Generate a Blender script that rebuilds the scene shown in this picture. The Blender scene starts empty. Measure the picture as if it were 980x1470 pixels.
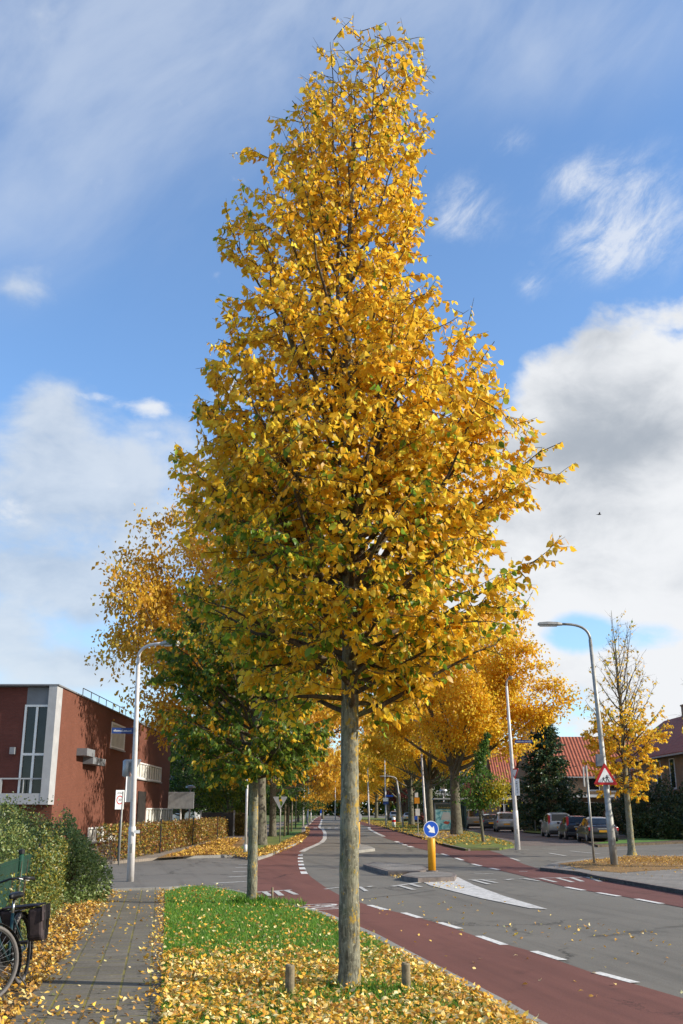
import bpy, bmesh, math, random
import numpy as np
from mathutils import Vector, Matrix
from mathutils.geometry import tessellate_polygon
from mathutils import noise as mnoise

random.seed(7); RNG = np.random.default_rng(11)
SC = bpy.context.scene
COL = SC.collection
R = math.radians

# ------------------------------------------------------------------ camera
EYE, FOC, PITCH = 1.75, 1420.0, math.atan(428/1420)
cam = bpy.data.cameras.new('camera'); camo = bpy.data.objects.new('camera', cam); COL.objects.link(camo)
cam.sensor_fit = 'VERTICAL'; cam.sensor_height = 36; cam.lens = 36*FOC/1470
cam.clip_start = .05; cam.clip_end = 5000
camo.location = (0, 0, EYE); camo.rotation_euler = (math.pi/2+PITCH, 0, 0)
SC.camera = camo
CP, SP = math.cos(PITCH), math.sin(PITCH)
def ray(px, py):
    x = (px-490)/FOC; y = (735-py)/FOC
    return x, CP-y*SP, SP+y*CP
def at(px, py, z=0.0):                      # ground point seen at a photo pixel
    x, y, w = ray(px, py); t = (z-EYE)/w
    return Vector((x*t, y*t, z))
def atY(px, py, Y):                         # point at depth Y
    x, y, w = ray(px, py); t = Y/y
    return Vector((x*t, Y, EYE+w*t))

# ------------------------------------------------------------------ light
SUN_AZ, SUN_EL = 99.0, 27.0
SKY_K, SUN_K, EXPO = 0.14, 4.3, 0.62
sv = Vector((math.sin(R(SUN_AZ))*math.cos(R(SUN_EL)), math.cos(R(SUN_AZ))*math.cos(R(SUN_EL)), math.sin(R(SUN_EL))))
sl = bpy.data.lights.new('sun', 'SUN'); sl.energy = SUN_K; sl.angle = R(.53); sl.color = (1, .93, .82)
so = bpy.data.objects.new('sun', sl); COL.objects.link(so); so.rotation_euler = sv.to_track_quat('Z', 'Y').to_euler(); so.location = (30, -10, 30)
SC.view_settings.view_transform = 'Standard'; SC.view_settings.look = 'None'
SC.cycles.diffuse_bounces = 8; SC.cycles.max_bounces = 12
SC.view_settings.exposure = EXPO; SC.view_settings.gamma = 1; SC.view_settings.use_curve_mapping = False

class S:                                    # socket arithmetic
    def __init__(s, t, k): s.t, s.k = t, k
    def op(s, o, b=None, c=None, rev=False):
        n = s.t.nodes.new('ShaderNodeMath'); n.operation = o
        a = [s, b] if not rev else [b, s]
        if c is not None: a.append(c)
        for i, v in enumerate(a):
            if v is None: continue
            if isinstance(v, S): s.t.links.new(v.k, n.inputs[i])
            else: n.inputs[i].default_value = v
        return S(s.t, n.outputs[0])
    def __add__(s, b): return s.op('ADD', b)
    __radd__ = __add__
    def __sub__(s, b): return s.op('SUBTRACT', b)
    def __rsub__(s, b): return s.op('SUBTRACT', b, rev=True)
    def __mul__(s, b): return s.op('MULTIPLY', b)
    __rmul__ = __mul__
    def __truediv__(s, b): return s.op('DIVIDE', b)
    def sstep(s, lo, hi):
        n = s.t.nodes.new('ShaderNodeMapRange'); n.interpolation_type = 'SMOOTHSTEP'
        s.t.links.new(s.k, n.inputs[0]); n.inputs[1].default_value = lo; n.inputs[2].default_value = hi
        return S(s.t, n.outputs[0])
def comb(t, x, y, z):
    n = t.nodes.new('ShaderNodeCombineXYZ')
    for i, v in enumerate((x, y, z)):
        if isinstance(v, S): t.links.new(v.k, n.inputs[i])
        else: n.inputs[i].default_value = v
    return n.outputs[0]
def noise(t, vec, scale, detail=6, rough=.55, dist=0):
    n = t.nodes.new('ShaderNodeTexNoise'); n.inputs['Scale'].default_value = scale
    n.inputs['Detail'].default_value = detail; n.inputs['Roughness'].default_value = rough; n.inputs['Distortion'].default_value = dist
    if vec is not None: t.links.new(vec, n.inputs['Vector'])
    return S(t, n.outputs[0])
def mixc(t, f, a, b, blend='MIX'):
    n = t.nodes.new('ShaderNodeMix'); n.data_type = 'RGBA'; n.blend_type = blend
    for k, v in ((0, f), (6, a), (7, b)):
        if isinstance(v, S): t.links.new(v.k, n.inputs[k])
        elif hasattr(v, 'is_output'): t.links.new(v, n.inputs[k])
        elif k == 0: n.inputs[0].default_value = v
        else: n.inputs[k].default_value = (*v, 1)
    return n.outputs[2]

def make_world():
    w = bpy.data.worlds.new('World'); SC.world = w; w.use_nodes = True
    t = w.node_tree; bg = t.nodes['Background']
    sky = t.nodes.new('ShaderNodeTexSky'); sky.sky_type = 'NISHITA'; sky.sun_disc = False
    sky.sun_elevation = R(SUN_EL); sky.sun_rotation = R(SUN_AZ); sky.air_density = 1.0; sky.dust_density = .35; sky.ozone_density = 2.2
    tc = t.nodes.new('ShaderNodeTexCoord'); sp = t.nodes.new('ShaderNodeSeparateXYZ'); t.links.new(tc.outputs['Generated'], sp.inputs[0])
    x, y, z = (S(t, sp.outputs[i]) for i in range(3))
    az = x.op('ARCTAN2', y); el = z.op('ARCSINE')
    def ang(px, py):
        a = ray(px, py); return math.atan2(a[0], a[1]), math.atan2(a[2], math.hypot(a[0], a[1]))
    def blob(px, py, rx, ry, amp):
        a, e = ang(px, py)
        u = (az-a)/(rx/1420); v = (el-e)/(ry/1420)
        return (u*u+v*v).op('MULTIPLY', -1.0).op('EXPONENT')*amp
    v1 = comb(t, az*1.0, el*1.5, z*.3)
    n1 = noise(t, v1, 5.0, 9, .56, .2); n2 = noise(t, v1, 2.2, 5, .5); n3 = noise(t, v1, 13.0, 7, .6, .3)
    # heavy cumulus bank to the right
    a0, e0 = ang(715, 555); a1, e1 = ang(985, 440)
    line = (az-a0)*((e1-e0)/(a1-a0))+e0
    bank = (line-el)/.11+(n1-.5)*2.6+.35
    low = (0.16-el).sstep(-.10, .10); bank = bank.op('MINIMUM', 1.1)-low*(n1-.40)*4.0-blob(915, 910, 110, 36, .62)-blob(825, 900, 50, 40, .6)-blob(720, 1060, 80, 30, .6)-blob(960, 700, 90, 16, .35)
    left = (az-(a0-.25)).sstep(-.05, .22)
    bank = (bank*left).sstep(.30, .62)
    # grey sheet and puffs to the left
    soft = blob(60, 720, 190, 110, 1.0)+blob(75, 590, 62, 60, .62)+blob(60, 835, 200, 45, .8)+blob(180, 700, 50, 40, .5)+blob(20, 415, 60, 45, .5)
    soft = soft+blob(110, 955, 170, 45, .9)+blob(10, 895, 45, 30, .5)+blob(125, 885, 50, 22, .5)+blob(230, 800, 60, 50, .55)+blob(330, 560, 40, 30, .55)
    soft = (soft+(n1-.5)*2.4+(n3-.5)*.5).sstep(.34, .95)*.84
    # small bright fair-weather scraps
    puff = blob(222, 588, 48, 17, .8)+blob(135, 570, 34, 9, .6)+blob(225, 625, 32, 10, .55)+blob(25, 735, 36, 28, .5)+blob(330, 552, 28, 18, .5)+blob(165, 690, 26, 26, .4)
    puff = (puff+(n3-.5)*1.9).sstep(.30, .9)*.95
    # combed cirrus
    ca, sa = math.cos(.52), math.sin(.52)
    v2 = comb(t, (az*ca+el*sa)*4.5, (el*ca-az*sa)*10.0, 0.0); n4 = noise(t, v2, 3.2, 11, .70, .35)
    cir = blob(900, 310, 120, 85, .62)+blob(825, 255, 46, 26, .34)+blob(660, 300, 66, 50, .5)+blob(735, 200, 40, 22, .34)+blob(762, 410, 26, 22, .4)+blob(870, 360, 70, 30, .3)
    cir = ((cir*(n4*2.4-.62))).sstep(.06, .62)*.78
    veil = blob(120, 70, 360, 230, .95)+blob(560, -20, 480, 150, .75)+blob(900, 60, 300, 90, .5)+blob(20, 330, 160, 120, .4)
    v3 = comb(t, (az*.8+el*.6)*2.0, (el*.8-az*.6)*5.0, 3.0); n5 = noise(t, v3, 2.0, 7, .55, .3)
    veil = (veil*(n5*1.5-.1)).sstep(.04, .95)*.62
    lowh = (0.34-el).sstep(0, .34)*(n2-.25).sstep(0, .5)*.55
    # tone inside the clouds: grey undersides, bright crowns
    g1 = blob(850, 640, 240, 46, .62)+blob(900, 735, 200, 20, .15)
    tone = 1.03-g1*.45-(n2-.45)*.8+(n3-.5)*.55-(n1-.5)*.9
    cb = mixc(t, tone.sstep(.45, 1.05), (.44, .49, .56), (.92, .94, .97))
    cl = mixc(t, (n1*.6+n3*.4).sstep(.33, .62), (.46, .55, .68), (.74, .80, .87))
    K = .63/SKY_K
    skyc = mixc(t, 1.0, sky.outputs[0], (.80, 1.0, 1.17), 'MULTIPLY')
    def lay(base, f, colr, k=1.0):
        s = mixc(t, 1.0, colr if hasattr(colr, 'is_output') else colr, (K*k,)*3, 'MULTIPLY')
        return mixc(t, f, base, s)
    c = lay(skyc, .05, (.60, .72, .90)); c = lay(c, veil, (.66, .75, .90)); c = lay(c, lowh, (.62, .70, .80)); c = lay(c, cir, (.86, .90, .97)); c = lay(c, soft, cl); c = lay(c, puff, (.86, .90, .96)); c = lay(c, bank, cb)
    t.links.new(c, bg.inputs[0]); bg.inputs[1].default_value = SKY_K
make_world()

# ------------------------------------------------------------------ materials
def new_mat(name):
    m = bpy.data.materials.new(name); m.use_nodes = True
    return m, m.node_tree, m.node_tree.nodes['Principled BSDF']
def pos(t, kind='Object'):
    n = t.nodes.new('ShaderNodeTexCoord'); return n.outputs[kind]
def bump(t, b, h, dist=.01, strength=.6):
    n = t.nodes.new('ShaderNodeBump'); n.inputs['Distance'].default_value = dist; n.inputs['Strength'].default_value = strength
    t.links.new(h.k, n.inputs['Height']); t.links.new(n.outputs[0], b.inputs['Normal'])
def mat(name, col, rough=.6, var=.18, scale=6, bmp=0, metal=0, spec=.4, dirt=None, dscale=2):
    m, t, b = new_mat(name); p = pos(t)
    n = noise(t, p, scale, 6, .6)
    lo = tuple(c*(1-var) for c in col); hi = tuple(min(1, c*(1+var)) for c in col)
    c = mixc(t, n.sstep(.3, .7), lo, hi)
    if dirt: c = mixc(t, noise(t, p, dscale, 7, .65, .3).sstep(.5, .72), c, dirt)
    t.links.new(c, b.inputs['Base Color']); b.inputs['Roughness'].default_value = rough
    b.inputs['Metallic'].default_value = metal; b.inputs['Specular IOR Level'].default_value = spec
    if bmp: bump(t, b, noise(t, p, scale*4, 5, .6), bmp)
    return m
def sep(t, sock):
    n = t.nodes.new('ShaderNodeSeparateXYZ'); t.links.new(sock, n.inputs[0]); return [S(t, o) for o in n.outputs]
def brick_mat(name, c1, c2, mort, bw, bh, gap=.008, rot=0.0, floor=False, rough=.85, off=.5, var=.4, bmp=.004, moss=None):
    m, t, b = new_mat(name); g = t.nodes.new('ShaderNodeNewGeometry'); x, y, z = sep(t, g.outputs['Position'])
    if floor: v = comb(t, x*math.cos(rot)+y*math.sin(rot), y*math.cos(rot)-x*math.sin(rot), 0.0)
    else: v = comb(t, x+y, z, 0.0)
    n = t.nodes.new('ShaderNodeTexBrick'); t.links.new(v, n.inputs['Vector']); n.offset = off
    n.inputs['Color1'].default_value = (*c1, 1); n.inputs['Color2'].default_value = (*c2, 1); n.inputs['Mortar'].default_value = (*mort, 1)
    n.inputs['Scale'].default_value = 1; n.inputs['Brick Width'].default_value = bw; n.inputs['Row Height'].default_value = bh
    n.inputs['Mortar Size'].default_value = gap; n.inputs['Mortar Smooth'].default_value = .3; n.inputs['Bias'].default_value = 0
    no = noise(t, g.outputs['Position'], .9, 8, .65); n2 = noise(t, g.outputs['Position'], 30, 4, .6)
    c = mixc(t, no.sstep(.3, .75)*var*1.6, n.outputs[0], tuple(q*.45 for q in c1))
    c = mixc(t, n2.sstep(.35, .75)*.35, c, tuple(min(1, q*1.5) for q in c2))
    if moss: c = mixc(t, S(t, n.outputs[1])*noise(t, g.outputs['Position'], 1.7, 4).sstep(.4, .6)*.8, c, moss)
    t.links.new(c, b.inputs['Base Color']); b.inputs['Roughness'].default_value = rough; b.inputs['Specular IOR Level'].default_value = .25
    bump(t, b, 1.0-S(t, n.outputs[1])+n2*.4, bmp)
    return m
def asphalt(name, col, patch, rough=.85):
    m, t, b = new_mat(name); g = t.nodes.new('ShaderNodeNewGeometry'); p = g.outputs['Position']
    f = noise(t, p, 55, 3, .7); l = noise(t, p, .35, 7, .6, .2); k = noise(t, p, 2.4, 8, .7)
    c = mixc(t, l.sstep(.35, .7), col, patch)
    c = mixc(t, f.sstep(.3, .75)*.55, c, tuple(q*1.7 for q in col)); c = mixc(t, k.sstep(.52, .75)*.35, c, tuple(q*.55 for q in col))
    gx, gy, gz = sep(t, p); sk = noise(t, comb(t, gx*1.6+gy*.35, gy*.10, 0.0), 1.2, 6, .6); c = mixc(t, sk.sstep(.48, .70)*.45, c, tuple(q*.62 for q in col)); st2 = noise(t, p, 1.1, 3, .5); c = mixc(t, st2.sstep(.64, .70)*.35, c, tuple(q*.5 for q in col))
    vo = t.nodes.new('ShaderNodeTexVoronoi'); vo.feature = 'DISTANCE_TO_EDGE'; vo.inputs['Scale'].default_value = .23
    x, y, z = sep(t, p); wv = noise(t, p, 1.3, 6, .7)
    t.links.new(comb(t, x+wv*1.4, y*.6+wv*1.7, 0.0), vo.inputs['Vector'])
    cr = 1.0-S(t, vo.outputs['Distance']).sstep(.002, .011)
    c = mixc(t, cr*noise(t, p, .3, 3).sstep(.42, .56)*.8, c, tuple(q*.3 for q in col))
    t.links.new(c, b.inputs['Base Color']); b.inputs['Roughness'].default_value = rough; b.inputs['Specular IOR Level'].default_value = .3
    bump(t, b, f, .006, .5)
    return m
def leaf_mat(name, trans=.42, rough=.42, spec=.5):
    m, t, b = new_mat(name)
    a = t.nodes.new('ShaderNodeVertexColor'); a.layer_name = 'Col'
    hs = t.nodes.new('ShaderNodeHueSaturation'); hs.inputs['Saturation'].default_value = .97; hs.inputs['Value'].default_value = 1.0
    t.links.new(a.outputs[0], hs.inputs['Color'])
    t.links.new(a.outputs[0], b.inputs['Base Color']); b.inputs['Roughness'].default_value = rough; b.inputs['Specular IOR Level'].default_value = spec
    tr = t.nodes.new('ShaderNodeBsdfTranslucent'); t.links.new(hs.outputs[0], tr.inputs[0])
    mx = t.nodes.new('ShaderNodeMixShader'); mx.inputs[0].default_value = trans
    t.links.new(b.outputs[0], mx.inputs[1]); t.links.new(tr.outputs[0], mx.inputs[2])
    t.links.new(mx.outputs[0], t.nodes['Material Output'].inputs[0])
    return m
def bark_mat(name, col, dark, lichen=None, scale=1.0):
    m, t, b = new_mat(name); p = pos(t); x, y, z = sep(t, p)
    v = comb(t, x*7*scale, y*7*scale, z*1.5*scale); n = noise(t, v, 5, 8, .65, .4); l = noise(t, p, 2.2*scale, 6, .6)
    c = mixc(t, n.sstep(.34, .62), dark, col); c = mixc(t, l.sstep(.45, .7)*.5, c, tuple(q*1.45 for q in col))
    gr = noise(t, p, 3.1*scale, 6, .6); c = mixc(t, gr.sstep(.5, .68)*.45, c, (.13, .15, .055))
    h = noise(t, p, 11*scale, 8, .75); c = mixc(t, h.sstep(.55, .62)*.55, c, dark); h2 = noise(t, p, 26*scale, 6, .7); c = mixc(t, h2.sstep(.56, .64)*.5, c, tuple(q*1.9 for q in col))
    fs = noise(t, comb(t, x*26*scale, y*26*scale, z*4.5*scale), 3, 5, .6, .3); c = mixc(t, fs.sstep(.56, .66)*.6, c, dark)
    if lichen:
        q = noise(t, comb(t, x*1.0, y*1.0, z*.6), 17, 7, .72); q2 = noise(t, p, 1.3, 3, .5)
        c = mixc(t, (q+(q2-.5)*.35+x*.45).sstep(.57, .63)*.8, c, lichen)
    t.links.new(c, b.inputs['Base Color']); b.inputs['Roughness'].default_value = .9; b.inputs['Specular IOR Level'].default_value = .15
    bump(t, b, n+h*.5, .012, .8)
    return m
def glass_mat(name, col=(.008, .010, .012), rough=.03):
    m, t, b = new_mat(name); n = noise(t, pos(t), 2.5, 4)
    t.links.new(mixc(t, n.sstep(.35, .7), col, tuple(c*1.8+.004 for c in col)), b.inputs['Base Color'])
    b.inputs['Roughness'].default_value = rough; b.inputs['Specular IOR Level'].default_value = .5
    return m

M = {}
M['asphalt'] = asphalt('asphalt', (.122, .113, .096), (.152, .140, .118))
M['asphalt2'] = asphalt('side_asphalt', (.125, .115, .10), (.155, .142, .122))
M['red'] = asphalt('red_asphalt', (.128, .050, .038), (.152, .060, .046))
M['red2'] = asphalt('worn_red_asphalt', (.112, .044, .036), (.135, .052, .043))
M['paint'] = mat('road_paint', (.64, .63, .60), .75, .16, 20, dirt=(.26, .245, .22), dscale=11)
M['zonepaint'] = mat('worn_white_area', (.50, .49, .47), .85, .22, 14, .003, dirt=(.24, .23, .215), dscale=3.5)
M['wornpaint'] = mat('worn_road_paint', (.46, .45, .42), .8, .2, 12, dirt=(.16, .15, .14), dscale=9)
M['kerb'] = brick_mat('kerb_concrete', (.26, .245, .215), (.32, .305, .27), (.09, .085, .07), 1.0, 40.0, .014, R(100), True)
M['kerbdark'] = mat('kerb_dark', (.17, .14, .125), .9, .25, 5, .004, dirt=(.08, .07, .06))
M['pave'] = brick_mat('pavement_slabs', (.135, .122, .098), (.175, .157, .127), (.08, .074, .042), .30, .30, .014, R(10), True, moss=(.22, .19, .04), off=.0)
M['brickpave'] = brick_mat('brick_paving', (.21, .175, .14), (.27, .225, .18), (.10, .09, .07), .21, .105, .008, .3, True)
M['greypave'] = brick_mat('grey_paving', (.20, .185, .165), (.245, .225, .20), (.11, .10, .09), .30, .30, .01, .1, True)
M['parkbrick'] = brick_mat('parking_bricks', (.15, .12, .105), (.19, .155, .135), (.08, .07, .06), .21, .105, .008, .1, True)
M['soil'] = mat('soil', (.085, .062, .038), .95, .4, 5, .02, dirt=(.14, .10, .045))
M['turf'] = mat('turf', (.075, .17, .018), .95, .45, 3, .03, dirt=(.11, .15, .025), dscale=1.3)
M['turf2'] = mat('dry_turf', (.10, .135, .022), .95, .5, 1.5, .03, dirt=(.20, .15, .035), dscale=.9)
M['litter'] = mat('leaf_litter', (.22, .125, .042), .9, .55, 9, .03, dirt=(.36, .21, .06), dscale=4)
M['ground'] = mat('ground_soil', (.09, .085, .05), .95, .4, .5)
M['leaf'] = leaf_mat('yellow_leaf', .58, .42, .40)
M['leafg'] = leaf_mat('green_leaf', .30, .40, .5)
M['fleaf'] = leaf_mat('fallen_leaf', .22, .55, .35)
M['blade'] = leaf_mat('grass_blade', .35, .5, .35)
M['bark'] = bark_mat('grey_bark', (.235, .225, .165), (.075, .07, .05), (.42, .27, .035))
M['twig'] = bark_mat('twig_bark', (.12, .09, .06), (.05, .037, .026))
M['elmbark'] = bark_mat('elm_bark', (.17, .155, .115), (.05, .045, .034), None, .5)
M['whitepole'] = mat('white_paint', (.60, .57, .55), .4, .08, 3, dirt=(.45, .42, .36), dscale=4)
M['greypole'] = mat('galvanised_steel', (.33, .32, .29), .5, .2, 4, metal=.3, dirt=(.20, .19, .15), dscale=3)
M['metal'] = mat('bright_metal', (.62, .62, .62), .3, .1, 6, metal=.9)
M['black'] = mat('black_plastic', (.018, .018, .02), .45, .3, 8)
M['rubber'] = mat('rubber', (.03, .03, .03), .8, .3, 8)
M['tyre'] = mat('tyre_grey', (.13, .12, .115), .75, .15, 8)
M['white'] = mat('white_plate', (.80, .80, .78), .45, .05, 4)
M['signback'] = mat('grey_sign_back', (.36, .37, .38), .5, .15, 4, metal=.4)
M['signred'] = mat('sign_red', (.50, .012, .018), .4, .08, 4)
M['signblue'] = mat('sign_blue', (.012, .085, .48), .35, .08, 4)
M['nameblue'] = mat('name_plate_blue', (.02, .05, .19), .4, .1, 4)
M['signyellow'] = mat('bollard_yellow', (.72, .33, .012), .45, .08, 3, dirt=(.50, .22, .012))
M['orange'] = mat('orange_plate', (.75, .30, .01), .45, .1, 3)
M['cloth'] = mat('privacy_cloth', (.010, .042, .028), .7, .25, 5)
M['green'] = mat('fence_green', (.012, .062, .038), .5, .2, 5)
M['wood'] = mat('weathered_post', (.20, .165, .105), .9, .35, 12, .006, dirt=(.10, .10, .055))
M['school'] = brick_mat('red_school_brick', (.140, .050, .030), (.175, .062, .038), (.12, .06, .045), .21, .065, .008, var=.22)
M['schooldull'] = brick_mat('shade_toned_brick', (.13, .040, .030), (.16, .050, .038), (.11, .055, .045), .21, .065, .008, var=.22)  # duller copy of the school brick, the front's shade put into its colour
M['housebrick'] = brick_mat('tan_house_brick', (.25, .165, .105), (.31, .21, .135), (.22, .19, .15), .21, .065, .01)
M['concrete'] = mat('pale_concrete', (.37, .375, .38), .7, .07, 2, dirt=(.44, .45, .45), dscale=1.2)
M['greypanel'] = mat('grey_panel', (.19, .20, .215), .6, .1, 2)
M['glass'] = glass_mat('window_glass')
M['shelterglass'] = glass_mat('shelter_glass', (.03, .09, .10))
M['curtain'] = mat('curtain_cloth', (.62, .61, .55), .8, .12, 3)
M['schoolwin'] = mat('blind_fabric', (.55, .56, .52), .6, .15, 2)
M['slate'] = mat('slate_roof', (.12, .12, .13), .7, .25, 3)
M['dark'] = mat('dark_interior', (.02, .016, .014), .8, .3, 3)
M['leather'] = mat('dark_bag_cloth', (.040, .028, .030), .7, .3, 10, .003)
M['bikeblue'] = mat('bike_teal_paint', (.015, .045, .055), .3, .2, 5)
M['ad_red'] = mat('poster_red', (.28, .05, .03), .5, .3, 5)
M['ad_gold'] = mat('poster_gold', (.45, .34, .08), .5, .2, 5)
def roof_mat(name, c1, c2, axis):
    m, t, b = new_mat(name); g = t.nodes.new('ShaderNodeNewGeometry'); p = g.outputs['Position']; x, y, z = sep(t, p)
    u = (x if axis == 'x' else y)
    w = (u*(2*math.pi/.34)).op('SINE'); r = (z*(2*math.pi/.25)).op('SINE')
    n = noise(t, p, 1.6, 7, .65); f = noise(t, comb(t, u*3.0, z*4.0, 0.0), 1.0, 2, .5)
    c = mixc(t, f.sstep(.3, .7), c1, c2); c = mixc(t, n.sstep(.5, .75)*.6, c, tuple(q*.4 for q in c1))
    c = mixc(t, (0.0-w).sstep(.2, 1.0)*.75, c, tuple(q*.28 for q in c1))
    t.links.new(c, b.inputs['Base Color']); b.inputs['Roughness'].default_value = .75
    bump(t, b, w*.6+r*.25, .05, .8)
    return m
M['rooffront'] = roof_mat('orange_roof_tiles', (.30, .075, .036), (.40, .115, .055), 'x')
M['roofside'] = roof_mat('maroon_roof_tiles', (.30, .072, .045), (.36, .095, .058), 'y')
def car_paint(name, col, metal=.4):
    m, t, b = new_mat(name); n = noise(t, pos(t), 4, 5)
    t.links.new(mixc(t, n.sstep(.3, .7), tuple(c*.85 for c in col), tuple(c*1.1 for c in col)), b.inputs['Base Color'])
    b.inputs['Metallic'].default_value = metal; b.inputs['Roughness'].default_value = .35; b.inputs['Coat Weight'].default_value = .8; b.inputs['Coat Roughness'].default_value = .06
    return m
def poster_mat():
    m, t, b = new_mat('poster_picture'); p = pos(t); x, y, z = sep(t, p); n = noise(t, p, 2.6, 5, .6, .6)
    c = mixc(t, n.sstep(.35, .65), (.03, .20, .26), (.30, .55, .58)); c = mixc(t, (z-1.75).sstep(0, .12), c, (.035, .05, .03))
    t.links.new(c, b.inputs['Base Color']); b.inputs['Roughness'].default_value = .25
    return m
M['poster'] = poster_mat()

# ------------------------------------------------------------------ mesh helpers
class MB:
    def __init__(s): s.v = []; s.f = []; s.m = []; s.mi = 0
    def face(s, pts, mi=None):
        b = len(s.v); s.v += [tuple(p) for p in pts]; s.f.append(tuple(range(b, b+len(pts)))); s.m.append(s.mi if mi is None else mi)
    def box(s, x0, x1, y0, y1, z0, z1, rot=0, org=(0, 0), mi=None):
        b = len(s.v); c, n = math.cos(rot), math.sin(rot)
        for z in (z0, z1):
            for x, y in ((x0, y0), (x1, y0), (x1, y1), (x0, y1)):
                s.v.append((org[0]+x*c-y*n, org[1]+x*n+y*c, z))
        for q in ((3, 2, 1, 0), (4, 5, 6, 7), (0, 1, 5, 4), (1, 2, 6, 5), (2, 3, 7, 6), (3, 0, 4, 7)):
            s.f.append(tuple(b+i for i in q)); s.m.append(s.mi if mi is None else mi)
        return s
    def tube(s, pts, rad, n=8, cap=True):
        pts = [Vector(p) for p in pts]; k = len(pts); b = len(s.v)
        rad = [rad]*k if not hasattr(rad, '__len__') else rad
        d = (pts[1]-pts[0]).normalized(); a = d.orthogonal().normalized()
        for i in range(k):
            d = (pts[min(i+1, k-1)]-pts[max(i-1, 0)]).normalized()
            a = a-d*a.dot(d)
            a = a.normalized() if a.length > 1e-6 else d.orthogonal().normalized()
            c = d.cross(a)
            for j in range(n):
                w = 2*math.pi*j/n; s.v.append(tuple(pts[i]+(a*math.cos(w)+c*math.sin(w))*rad[i]))
        for i in range(k-1):
            for j in range(n):
                j2 = (j+1) % n; s.f.append((b+i*n+j, b+i*n+j2, b+(i+1)*n+j2, b+(i+1)*n+j)); s.m.append(s.mi)
        if cap:
            s.f.append(tuple(b+j for j in range(n))[::-1]); s.m.append(s.mi)
            s.f.append(tuple(b+(k-1)*n+j for j in range(n))); s.m.append(s.mi)
        return s
    def prism(s, poly, fr, to, fn):          # poly 2d extruded along third axis; fn maps (u,v,w) to 3d
        tri = tessellate_polygon([[Vector((u, v, 0)) for u, v in poly]]); k = len(poly); b = len(s.v)
        s.v += [tuple(fn(u, v, fr)) for u, v in poly]+[tuple(fn(u, v, to)) for u, v in poly]
        for a, c, d in tri:
            s.f.append((b+a, b+c, b+d)); s.f.append((b+k+d, b+k+c, b+k+a)); s.m += [s.mi]*2
        for i in range(k):
            j = (i+1) % k; s.f.append((b+i, b+k+i, b+k+j, b+j)); s.m.append(s.mi)
        return s
    def torus(s, c, r, w, axis, n=32, k=8, a0=0, a1=2*math.pi):
        ax = Vector(axis).normalized(); u = ax.cross(Vector((0, 0, 1))); u = u.normalized() if u.length > .01 else Vector((1, 0, 0)); v = ax.cross(u)
        pts = [Vector(c)+(u*math.cos(a0+(a1-a0)*i/n)+v*math.sin(a0+(a1-a0)*i/n))*r for i in range(n+1)]
        return s.tube(pts, w, k, cap=(a1-a0) < 6.2)
    def build(s, name, mats, parent=None, smooth=False, bevel=0, fixn=False):
        me = bpy.data.meshes.new(name); me.from_pydata(s.v, [], s.f)
        for m_ in (mats if isinstance(mats, (list, tuple)) else [mats]): me.materials.append(m_)
        me.polygons.foreach_set('material_index', s.m)
        if fixn or bevel:
            bm = bmesh.new(); bm.from_mesh(me)
            bmesh.ops.remove_doubles(bm, verts=bm.verts, dist=1e-5)
            bmesh.ops.recalc_face_normals(bm, faces=bm.faces); bm.to_mesh(me); bm.free()
        if smooth: me.polygons.foreach_set('use_smooth', [True]*len(me.polygons))
        me.update(); o = bpy.data.objects.new(name, me); COL.objects.link(o)
        if parent: o.parent = parent
        if bevel:
            b = o.modifiers.new('bevel', 'BEVEL'); b.width = bevel; b.segments = 2; b.limit_method = 'ANGLE'; b.angle_limit = R(40)
        return o
def tag(o, label=None, cat=None, group=None, kind=None):
    if label: o['label'] = label
    if cat: o['category'] = cat
    if group: o['group'] = group
    if kind: o['kind'] = kind
    return o
def thing(name, loc, label, cat, group=None, rz=0):
    o = bpy.data.objects.new(name, None); COL.objects.link(o); o.location = loc; o.rotation_euler = (0, 0, rz); o.empty_display_size = .1
    return tag(o, label, cat, group)
def dup(root, loc, rz=0, label=None, group=None, scale=None):
    r = root.copy(); COL.objects.link(r); r.location = loc; r.rotation_euler = (0, 0, rz)
    if scale: r.scale = scale if hasattr(scale, '__len__') else (scale,)*3
    if label: r['label'] = label
    if group: r['group'] = group
    for ch in list(root.children):
        c = ch.copy(); COL.objects.link(c); c.parent = r
        for g in list(ch.children):
            d = g.copy(); COL.objects.link(d); d.parent = c
    return r
def clampf(x, a, b): return max(a, min(b, x))
def sheet(name, pts, z, m, kind='structure', drop=0.0, parent=None):
    mb = MB(); pts = [(p[0], p[1]) for p in pts]
    tri = tessellate_polygon([[Vector((x, y, 0)) for x, y in pts]])
    mb.v = [(x, y, z) for x, y in pts]
    for a, b, c in tri:
        u, v, w = (Vector((*pts[i], 0)) for i in (a, b, c))
        mb.f.append((a, b, c) if (v-u).cross(w-u).z > 0 else (a, c, b)); mb.m.append(0)
    if drop:
        k = len(pts); mb.v += [(x, y, z-drop) for x, y in pts]
        for i in range(k):
            j = (i+1) % k; mb.f.append((i, j, j+k, i+k)); mb.m.append(0)
    o = mb.build(name, m, parent)
    if kind: o['kind'] = kind
    return o
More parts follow.
